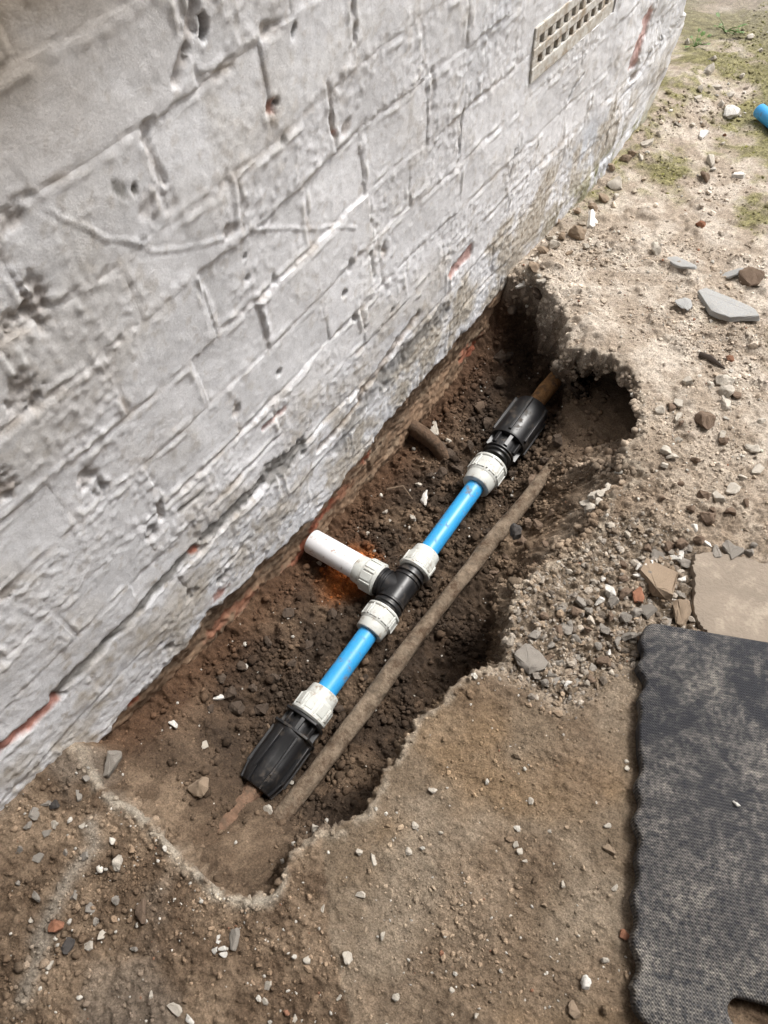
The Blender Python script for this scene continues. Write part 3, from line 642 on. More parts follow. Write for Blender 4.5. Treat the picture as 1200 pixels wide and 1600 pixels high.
def coupling_near():
    """the large lower coupling: ribbed octagonal barrel, two square flanges with open windows between"""
    o = AX(.065); L = .098; mb = MB()
    sq = lambda s, th: 1 + .035 * math.cos(8 * th)
    mb.lathe([(0, .024), (0, .0265), (.004, .0290), (.020, .0335), (.045, .0355), (L - .012, .0355), (L - .010, .0365), (L, .0365), (L, .030)], o, XD, 64, (True, True), sq)
    for k in range(8):
        rd = rad(XD, 2 * math.pi * (k + .5) / 8 + .1); tn = XD.cross(rd)
        mb.box(o + XD * .058 + rd * .0360, XD * .034, tn * .0020, rd * .0032)
        mb.box(o + XD * .014 + rd * .0315, (XD * .014 + rd * .003), tn * .0020, rd * .0032)
    body = mb.build('coupling', M_black, run, TEE, bevel=.0007)
    # neck with windows: core, four posts, two square flanges
    mb = MB(); c = o + XD * L
    mb.lathe([(0, .0245), (.036, .0245)], c, XD, 40)
    d1 = (SD + UPV).normalized(); d2 = (SD - UPV).normalized()
    for s, h in ((.0015, .0380), (.028, .0350)):
        mb.lathe([(s - .0025, .024), (s - .0025, h * .96), (s - .0018, h), (s + .0018, h), (s + .0025, h * .96), (s + .0025, .024)], c, XD, 48, (True, True), lambda s_, th: 1 / max(abs(math.cos(th)), abs(math.sin(th))) ** .55 if s_ is not None else 1)
    for k in range(8):
        rd = rad(XD, 2 * math.pi * k / 8 + .2); tn = XD.cross(rd); mb.box(c + XD * .015 + rd * .0285, XD * .012, tn * .0035, rd * .0045)
    mb.build('flange_neck', M_black, body, TEE, bevel=.0006)
    nut(AX(.250), -XD, .054, .0315, BR, body, rot=.35)
    mb = MB(); mb.tube([o - XD * .085 + Vector((0, 0, .020)), o - XD * .055 + Vector((0, 0, .016)), o - XD * .02 + Vector((0, 0, .004)), o + XD * .02], .0165, 20, .05, 5); mb.build('old_pipe_end', plain_mat('brown_pipe', (.17, .105, .07), .9, .4, 70, (.12, .085, .06), .6, 50, 200, .9, .2, 0, .004), run, TEE)
coupling_near()
def coupling_far():
    """the upper coupling: smooth collar with proud grip fins, slotted neck"""
    o = AX(.995); L = .115; mb = MB()
    mb.lathe([(0, .024), (0, .0340), (.003, .0375), (.02, .0395), (L - .004, .0405), (L, .0390), (L, .030)], o, -XD, 64)
    body = mb.build('coupling', M_black, run, TEE)
    for k in range(6):
        rd = rad(XD, 2 * math.pi * k / 6 + .52); tn = XD.cross(rd); mb = MB(); mb.box(o - XD * .058 + rd * .0408, XD * .050, tn * .0033, rd * .0040)
        mb.build('grip_fin', M_black, body, TEE, bevel=.0012)
    mb = MB(); c = o - XD * L
    mb.lathe([(0, .0270), (.030, .0270), (.031, .0330), (.034, .0330), (.035, .0285), (.038, .0285), (.039, .0325), (.042, .0325), (.043, .027), (.05, .027)], c, -XD, 48)
    for k in range(8):
        rd = rad(XD, 2 * math.pi * k / 8 + .3); tn = XD.cross(rd); mb.box(c - XD * .014 + rd * .0305, XD * .015, tn * .0042, rd * .0055)
    mb.build('slotted_neck', M_black, body, TEE, bevel=.0006)
    nut(AX(.752), XD, .066, .0355, BR, body, rot=.2)
    mb = MB(); mb.tube([o - XD * .03, o + XD * .02, o + XD * .06 + Vector((.002, 0, .002)), o + XD * .12 + Vector((.006, 0, .004)), o + XD * .22 + Vector((.012, 0, 0))], [.0165, .0165, .018, .0165, .017], 20, .05, 9)
    ob = mb.build('old_pipe_end', M_stub, run, TEE); ob['label'] = 'orange rusty old pipe end under the crust'
coupling_far()

# the old muddy iron pipe lying along the trench
mb = MB(); PI_ = lambda a, z: Vector((.262 + .026 * (a - .06), a, z)); ts = np.linspace(0, 1, 70)
mb.tube([PI_(.02 + t * .90, -.157 + .010 * math.sin(t * 3.1) + .0015 * math.sin(t * 37)) + Vector((.002 * math.sin(t * 9), 0, 0)) for t in ts], [.0152 - .0020 * t for t in ts], 24, .085, 3)
ip = mb.build('iron_pipe', M_rust, None, PI_(.5, -.15)); tag(ip, 'long old iron pipe caked in mud beside the new blue water pipe', 'pipe')
mb = MB(); mb.tube([Vector((-.02, .820, -.156)), Vector((.015, .819, -.160)), Vector((.045, .818, -.173)), Vector((.075, .815, -.200))], [.0175, .017, .016, .015], 20, .09, 6)
sp_ = mb.build('pipe_stub', plain_mat('brown_iron', (.115, .075, .05), .9, .4, 70, (.07, .05, .036), .6, 50, 200, .9, .2, 0, .004), None, (.03, .817, -.16)); tag(sp_, 'short rusty pipe stub poking out of the footing behind the upper coupling', 'pipe')
# the offcut lying on the mossy ground
p0 = Vector((.224, 2.074, 0)); p1 = Vector((.343, 1.979, 0)); hh_ = float(hz(.26, 2.04)[0]) + .018
mb = MB(); ax_ = p1 - p0; L_ = ax_.length * 1.6
mb.lathe([(.012, .0135), (0, .0138), (0, .0167), (.001, .0170), (L_, .0170), (L_, .0158), (L_ - .012, .0155)], p0 + Vector((0, 0, hh_)), ax_, 40, (True, True))
oc = mb.build('pipe_offcut', M_blue, None, p0); tag(oc, 'blue pipe offcut lying on mossy ground at the right edge', 'pipe')

# ------------------------------------------------------------------ foam kneeling mat
def foam_mat():
    o = np.array([.578, .560]); l = np.array([.388, -.921]); w = np.array([.921, .388]); L, Wd, T_ = .49, .30, .026
    l = l / np.hypot(*l); w = np.array([-l[1], l[0]]); w = w if w[0] > 0 else -w
    outl = []; rr = .022
    def arc(cx, cy, a0, a1, n=8): return [(cx + rr * math.cos(t), cy + rr * math.sin(t)) for t in np.linspace(a0, a1, n)]
    outl += arc(rr, rr, math.pi * 1.5, math.pi, 8)                # near (l=0,w=0) corner; coordinates are (l, w)
    P = []
    for t in np.linspace(0, 1, 8): th = math.pi / 2 * t; P.append((rr - rr * math.sin(th), rr - rr * math.cos(th) ))
    edge = [(0 + rr * (1 - math.cos(t)), rr * (1 - math.sin(t))) for t in np.linspace(0, math.pi / 2, 8)]      # (0,rr)->(rr,0)
    side = [(s, -.0026 * (math.cos((s - .03) / .049 * 2 * math.pi + .9 * math.sin(s * 19)) if s < L - .03 else 0) * (1 + .45 * math.sin(s * 31) + .3 * math.sin(s * 13 + 1)) * min(1, max(0, (s - rr) / .05)) + .0012 * math.sin(s * 150) + .0016 * math.sin(s * 57 + 2)) for s in np.linspace(rr + .004, L - rr, 150)]
    bot = [(L - rr * (1 - math.sin(t)), rr * (1 - math.cos(t))) for t in np.linspace(.1, math.pi / 2, 8)]
    bot2 = [(L - rr * (1 - math.cos(t)), Wd - rr * (1 - math.sin(t))) for t in np.linspace(0, math.pi / 2, 8)]
    side2 = [(s, Wd + .003 * math.cos((s - .03) / .049 * 2 * math.pi)) for s in np.linspace(L - rr - .004, rr, 120)]
    top2 = [(rr * (1 - math.sin(t)), Wd - rr * (1 - math.cos(t))) for t in np.linspace(.1, math.pi / 2, 8)]
    outl = edge + side + bot + bot2 + side2 + top2
    hc, hw_, hl = (L - .033, Wd / 2), .014, .050
    hole = []
    for t in np.linspace(0, 2 * math.pi, 40, endpoint=False):
        cx = hl - hw_ if math.cos(t) > 0 else -(hl - hw_); hole.append((hc[0] + hw_ * math.sin(t), hc[1] + cx + hw_ * math.cos(t)))
    bm = bmesh.new()
    def loop(pts, inset, z, sign):
        n = len(pts); vs = []
        for i, (a_, b_) in enumerate(pts):
            p, q = pts[i - 1], pts[(i + 1) % n]; tx, ty = q[0] - p[0], q[1] - p[1]; m = math.hypot(tx, ty) + 1e-9
            x, y = a_ + sign * inset * ty / m, b_ - sign * inset * tx / m
            c = o + l * x + w * y; vs.append(bm.verts.new((c[0], c[1], z)))
        return vs
    area = sum(outl[i - 1][0] * outl[i][1] - outl[i][0] * outl[i - 1][1] for i in range(len(outl)))
    sg = -1 if area > 0 else 1
    areah = sum(hole[i - 1][0] * hole[i][1] - hole[i][0] * hole[i - 1][1] for i in range(len(hole))); sh_ = 1 if areah > 0 else -1
    zb = .006; prof = [(.003, zb), (0, zb + .004), (0, zb + T_ - .005), (.0018, zb + T_ - .0015), (.005, zb + T_)]
    def band(pts, sign):
        Ls = [loop(pts, i_, z, sign) for i_, z in prof]
        for A_, B_ in zip(Ls[:-1], Ls[1:]):
            for i in range(len(A_)): bm.faces.new((A_[i - 1], A_[i], B_[i], B_[i - 1]))
        return Ls
    LO = band(outl, sg); LH = band(hole, sh_)
    for ix in (0, -1):
        es = []
        for Lp in (LO[ix], LH[ix]):
            for i in range(len(Lp)): es.append(bm.edges.get((Lp[i - 1], Lp[i])))
        bmesh.ops.triangle_fill(bm, use_beauty=True, edges=es)
    bmesh.ops.recalc_face_normals(bm, faces=bm.faces)
    c0 = Vector((*(o + l * L / 2 + w * Wd / 2), 0))
    rotm = Matrix(((w[0], -l[0], 0), (w[1], -l[1], 0), (0, 0, 1)))     # local X across the mat, local Y up its length
    for v in bm.verts: v.co = rotm.transposed() @ (v.co - c0)
    me = bpy.data.meshes.new('kneeling_mat'); bm.to_mesh(me); bm.free()
    me.polygons.foreach_set('use_smooth', [True] * len(me.polygons)); me.set_sharp_from_angle(angle=math.radians(50))
    m, nt, b = new_mat('foam_weave'); me.materials.append(m)
    tc = nnode(nt, 'ShaderNodeTexCoord'); mp_ = nnode(nt, 'ShaderNodeMapping'); nt.links.new(tc.outputs['Object'], mp_.inputs[0])
    sep = nnode(nt, 'ShaderNodeSeparateXYZ'); 
    nz_ = nnode(nt, 'ShaderNodeTexNoise'); nz_.inputs['Scale'].default_value = 9; nz_.inputs['Detail'].default_value = 2; nt.links.new(tc.outputs['Object'], nz_.inputs['Vector'])
    va = nnode(nt, 'ShaderNodeVectorMath', operation='MULTIPLY_ADD'); va.inputs[1].default_value = (.004, .004, 0); nt.links.new(nz_.outputs['Color'], va.inputs[0]); nt.links.new(tc.outputs['Object'], va.inputs[2])
    nt.links.new(va.outputs[0], sep.inputs[0])
    def wave(sock, per, ph=0):
        k1 = nnode(nt, 'ShaderNodeMath', operation='MULTIPLY_ADD'); k1.inputs[1].default_value = 2 * math.pi / per; k1.inputs[2].default_value = ph; nt.links.new(sock, k1.inputs[0])
        k2 = nnode(nt, 'ShaderNodeMath', operation='SINE'); nt.links.new(k1.outputs[0], k2.inputs[0]); return k2.outputs[0]
    wx, wy = wave(sep.outputs[0], .0036), wave(sep.outputs[1], .0039)
    pr = nnode(nt, 'ShaderNodeMath', operation='MULTIPLY'); nt.links.new(wx, pr.inputs[0]); nt.links.new(wy, pr.inputs[1])
    mx = nnode(nt, 'ShaderNodeMath', operation='MULTIPLY_ADD'); mx.inputs[1].default_value = .55; nt.links.new(wy, mx.inputs[0]); nt.links.new(pr.outputs[0], mx.inputs[2])
    wv = nnode(nt, 'ShaderNodeMapRange'); wv.inputs['From Min'].default_value = -1.2; wv.inputs['From Max'].default_value = 1.2; nt.links.new(mx.outputs[0], wv.inputs['Value'])
    base = mixc(nt, wv.outputs[0], (.008, .0085, .011), (.036, .038, .046))
    du, _ = noise_fac(nt, 16, 9, .78, .45, .64); du2, _ = noise_fac(nt, 120, 6, .8, .38, .60)
    dm = nnode(nt, 'ShaderNodeMath', operation='MULTIPLY'); nt.links.new(du, dm.inputs[0]); nt.links.new(du2, dm.inputs[1])
    d2 = nnode(nt, 'ShaderNodeMath', operation='MULTIPLY_ADD'); d2.inputs[1].default_value = .74; nt.links.new(dm.outputs[0], d2.inputs[0])
    g_ = nnode(nt, 'ShaderNodeMapRange'); g_.inputs['From Min'].default_value = .10; g_.inputs['From Max'].default_value = -.30; g_.inputs['To Max'].default_value = .45; nt.links.new(sep.outputs[1], g_.inputs['Value'])
    gm = nnode(nt, 'ShaderNodeMath', operation='MULTIPLY'); nt.links.new(g_.outputs[0], gm.inputs[0]); nt.links.new(du2, gm.inputs[1]); nt.links.new(gm.outputs[0], d2.inputs[2])
    wv2 = nnode(nt, 'ShaderNodeMapRange'); wv2.inputs['To Min'].default_value = .35; wv2.inputs['To Max'].default_value = 1.35; nt.links.new(wv.outputs[0], wv2.inputs['Value'])
    d3 = nnode(nt, 'ShaderNodeMath', operation='MULTIPLY', use_clamp=True); nt.links.new(d2.outputs[0], d3.inputs[0]); nt.links.new(wv2.outputs[0], d3.inputs[1])
    c = mixc(nt, d3.outputs[0], base, (.34, .31, .27)); nt.links.new(c, b.inputs['Base Color']); b.inputs['Roughness'].default_value = .75; b.inputs['Specular IOR Level'].default_value = .35
    p1_ = bump(nt, b, wv.outputs[0], .9, .0016); _, rr_ = noise_fac(nt, 22, 4, .6); bump(nt, b, rr_, .25, .006, p1_)
    ob = link('kneeling_mat', me); ob.matrix_world = Matrix.Translation(c0) @ rotm.to_4x4()
    tag(ob, 'dusty dark grey foam kneeling mat with wavy edge and slot handle', 'mat')
foam_mat()

# broken flagstone corner at the right edge
def slab_piece():
    px = [(1086, 868), (1108, 864), (1130, 868), (1160, 872), (1200, 884), (1290, 905), (1300, 1040), (1200, 1040), (1110, 1000), (1092, 980), (1084, 962), (1082, 935), (1084, 905), (1080, 885)]
    pts = pix(px); pts2 = []
    for (p, q) in zip(pts, pts[1:] + pts[:1]):
        for t in np.linspace(0, 1, 6, endpoint=False): pts2.append((p[0] + (q[0] - p[0]) * t + rng.normal(0, .0012), p[1] + (q[1] - p[1]) * t + rng.normal(0, .0012)))
    mb = MB(); n = len(pts2); z0, z1 = -.03, .006
    c = np.mean(pts2, 0); mb.add([(x, y, z0) for x, y in pts2] + [(x, y, z1 - .003) for x, y in pts2] + [(x + (c[0] - x) * .02, y + (c[1] - y) * .02, z1) for x, y in pts2],
        [tuple(range(n))] + [(i, (i + 1) % n, n + (i + 1) % n, n + i) for i in range(n)] + [(n + i, n + (i + 1) % n, 2 * n + (i + 1) % n, 2 * n + i) for i in range(n)] + [tuple(2 * n + i for i in range(n))])
    ms = plain_mat('flagstone', (.235, .195, .155), .9, .15, 14, (.34, .29, .23), .35, 30, 160, .5, .25, 0, .004)
    ob = mb.build('flagstone', ms, None, (*c, 0)); tag(ob, 'smooth broken flagstone corner beyond the kneeling mat', 'paving slab')
slab_piece()

# ------------------------------------------------------------------ loose stones
def proto(seed, kind):
    r = np.random.default_rng(seed); bm = bmesh.new()
    sx = {'round': (1, .85, .75), 'chunk': (1, .8, .6), 'flat': (1, .75, .26), 'shard': (1, .45, .30), 'slab': (1, .6, .17)}[kind]
    n = {'round': 22, 'chunk': 13, 'flat': 12, 'shard': 10, 'slab': 9}[kind]
    pts = r.normal(size=(n, 3)); pts /= np.linalg.norm(pts, axis=1)[:, None]; pts *= r.uniform(.8, 1.08, (n, 1)); pts *= np.array(sx) / 2
    if kind in ('slab', 'flat'):
        th = np.sort(r.uniform(0, 6.28, 8)); rr = r.uniform(.75, 1.1, 8); tk = .075 if kind == 'slab' else .12
        rim_ = np.stack([np.cos(th) * rr * .5, np.sin(th) * rr * .5 * sx[1], np.zeros(8)], -1)
        pts = np.concatenate([rim_ + [0, 0, tk], rim_ * [1.05, 1.05, 1] - [0, 0, tk]]); pts[:, 2] += r.normal(0, tk * .18, 16) + pts[:, 0] * r.normal(0, .08)
    for p in pts: bm.verts.new(p)
    bmesh.ops.convex_hull(bm, input=bm.verts)
    for v in [v for v in bm.verts if not v.link_faces]: bm.verts.remove(v)
    bmesh.ops.bevel(bm, geom=list(bm.edges), offset=.05 if kind in ('round',) else .022, segments=1, affect='EDGES', clamp_overlap=True)
    bmesh.ops.triangulate(bm, faces=bm.faces)
    for it in range(2 if kind in ('round', 'chunk') else 1):
        bmesh.ops.subdivide_edges(bm, edges=[e_ for e_ in bm.edges if e_.calc_length() > .16], cuts=1)
        bmesh.ops.triangulate(bm, faces=[f for f in bm.faces if len(f.verts) > 3])
    for v in bm.verts:
        q = v.co; a_ = .028 * math.sin(q.x * 17 + seed) * math.cos(q.y * 15 - seed) + .02 * math.sin(q.z * 31 + q.x * 23 + seed) + r.normal(0, .008)
        v.co += (v.normal if v.normal.length else q.normalized()) * a_ * (.7 if kind != 'slab' else .3)
    me = bpy.data.meshes.new('stone'); bm.to_mesh(me); bm.free()
    me.polygons.foreach_set('use_smooth', [True] * len(me.polygons)); me.set_sharp_from_angle(angle=math.radians(32)); me.materials.append(M_st['grey'])
    return me
PROT = {k: [proto(100 + 7 * i + j * 31, k) for i in range(6)] for j, k in enumerate(('round', 'chunk', 'flat', 'shard', 'slab'))}
MINZ = {}
r5 = random.Random(5)
def stone(u, v, size, kind, mat, label=None, group=None, name='stone', rot=None, tilt=.25, sink=.34, idx=None, at=None, cat='stone'):
    """size is the photo's width in pixels; the stone stands on the ground seen there"""
    if at is None: x, y, z = land(u, v)
    else: x, y, z = at
    dist = abs((np.array([x, y, z]) - CAM) @ (ROT @ np.array([0, 0, 1.]))); s = size * dist / F_PX * 1.3
    me = r5.choice(PROT[kind]) if idx is None else PROT[kind][idx]
    ob = link(name, me); ob.material_slots[0].link = 'OBJECT'; ob.material_slots[0].material = M_st[mat]
    ob.rotation_euler = (r5.gauss(0, tilt), r5.gauss(0, tilt), r5.uniform(0, 6.28) if rot is None else rot)
    ob.scale = (s, s * r5.uniform(.85, 1.1), s * r5.uniform(.85, 1.15))
    h = {'round': .37, 'chunk': .30, 'flat': .13, 'shard': .15, 'slab': .085}[kind]
    ob.location = (x, y, z + s * (h - sink * h * 2) + .001)
    if mat == 'slate': ob.scale[2] *= .42; ob.location[2] = z + ob.scale[2] * h * .75
    return tag(ob, label, cat, group)
UNI = [  # photo x, y, width, shape, stuff, label
 (1130, 478, 80, 'slab', 'slate', 'largest flat grey slate flake on the dusty ground'), (1063, 411, 48, 'slab', 'slate', 'long narrow slate piece lying above the large flat slate'),
 (1138, 429, 32, 'slab', 'slate', 'small square slate touching the dark brown stone'), (1168, 438, 42, 'chunk', 'brown', 'dark brown upright stone behind the large flat slate'),
 (1069, 476, 32, 'chunk', 'slate', 'blue grey angular stone at the tip of the large slate'), (1139, 179, 28, 'chunk', 'white', 'biggest white stone on the moss near the blue offcut'),
 (1104, 113, 22, 'chunk', 'pale', 'pale round stone high on the moss beside the wall corner'), (1094, 355, 19, 'chunk', 'brick', 'lone reddish brown brick lump on the pale dusty ground'),
 (1101, 214, 19, 'flat', 'white', 'flat white stone just below the moss'), (1097, 281, 22, 'chunk', 'brown', 'brown pointed stone on pale ground below the moss'),
 (1152, 277, 18, 'flat', 'white', 'small white flake right of the brown pointed stone'), (1108, 256, 24, 'chunk', 'pale', 'pale lump just above the brown pointed stone'),
 (962, 290, 27, 'chunk', 'pale', 'largest pale lump fallen at the foot of the wall'), (924, 346, 32, 'slab', 'white', 'thin white flake at the foot of the wall'),
 (1100, 662, 32, 'round', 'brown', 'dark brown round stone among pale chips right of the hole'), (1029, 908, 62, 'flat', 'tan', 'largest flat brown stone in the gravel above the mat'),
 (996, 931, 22, 'flat', 'brick', 'peach pink brick chip beside the large flat brown stone'), (829, 1032, 46, 'chunk', 'grey', 'largest grey stone in the gravel near the trench edge'),
 (1058, 960, 38, 'flat', 'tan', 'yellowish flat stone between the mat and the flagstone'), (90, 1446, 28, 'chunk', 'brick', 'orange brick fragment in the dirt at lower left'),
 (172, 1195, 42, 'chunk', 'grey', 'grey angular stone perched where the hole meets the wall'), (314, 1230, 34, 'chunk', 'tan', 'tan stone set in the shelf left of the lower coupling'),
 (487, 1297, 28, 'shard', 'pale', 'pale pointed stone standing at the lower trench rim'), (230, 1425, 36, 'chunk', 'brown', 'large brown clod of dirt below the scooped end'),
 (184, 1349, 26, 'chunk', 'pale', 'pale stone left of the scooped end rim'), (664, 781, 26, 'shard', 'white', 'white stick like chip on dark soil behind the blue pipe'),
 (681, 671, 20, 'flat', 'pale', 'pale flat pebble beside the rusty pipe stub'), (752, 636, 32, 'chunk', 'brown', 'brown lump of earth left of the upper coupling'),
 (804, 836, 22, 'round', 'dark', 'dark round pebble resting against the iron pipe'), (835, 762, 34, 'chunk', 'brown', 'muddy lump capping the far end of the iron pipe'),
 (914, 1535, 17, 'round', 'white', 'round white pebble on the slab left of the mat'), (897, 1579, 24, 'chunk', 'tan', 'tan stone at the bottom edge left of the mat'),
 (949, 1330, 20, 'flat', 'tan', 'flat tan chip on bare slab beside the mat'), (979, 1459, 18, 'flat', 'brick', 'reddish chip tucked against the wavy mat edge'),
 (364, 1469, 24, 'flat', 'grey', 'flat grey stone beside the white plaster crumbs'), (269, 1134, 17, 'flat', 'white', 'white flake on the soil near the wall footing'),
 (342, 1093, 13, 'flat', 'white', 'tiny white flake among clods above the lower coupling'), (108, 1478, 22, 'chunk', 'dark', 'dark grey stone just below the orange brick fragment'),
 (88, 1256, 20, 'chunk', 'dark', 'dark lump in the spoil against the wall foot'), (300, 1592, 18, 'chunk', 'white', 'white plaster crumb at the bottom edge'),
 (1150, 1256, 11, 'shard', 'white', 'tiny white chip lying on the kneeling mat'), (812, 450, 18, 'chunk', 'white', 'white stone lodged where the trench meets the wall'),
]
for (u, v, s, k, m, lb) in UNI:
    if 'kneeling mat' in lb and 'lying on' in lb:
        p = G(u, v, .034); stone(u, v, s, k, m, lb, at=(p[0], p[1], .033), sink=.1)
    elif 'capping' in lb: stone(u, v, s, k, m, lb, sink=.1)
    elif 'dark round pebble' in lb: stone(u, v, s, k, m, lb, at=tuple(G(u, v, -.125)), sink=.1)
    elif 'standing' in lb: stone(u, v, s, k, m, lb, tilt=.9)
    elif 'largest flat grey slate' in lb: stone(u, v, s, k, m, lb, rot=math.atan2(*(G(1174, 500) - G(1086, 470))[[1, 0]]), tilt=.06, idx=1, sink=.0)
    elif 'long narrow' in lb: o_ = stone(u, v, s, k, m, lb, rot=math.atan2(*(G(1085, 426) - G(1042, 400))[[1, 0]]), tilt=.1, idx=3, sink=.0); o_.scale[1] *= .8
    elif 'white stick' in lb: stone(u, v, s, k, m, lb, rot=math.atan2(*(G(662, 798) - G(667, 764))[[1, 0]]), tilt=.1, idx=0, sink=0)
    else: stone(u, v, s, k, m, lb)
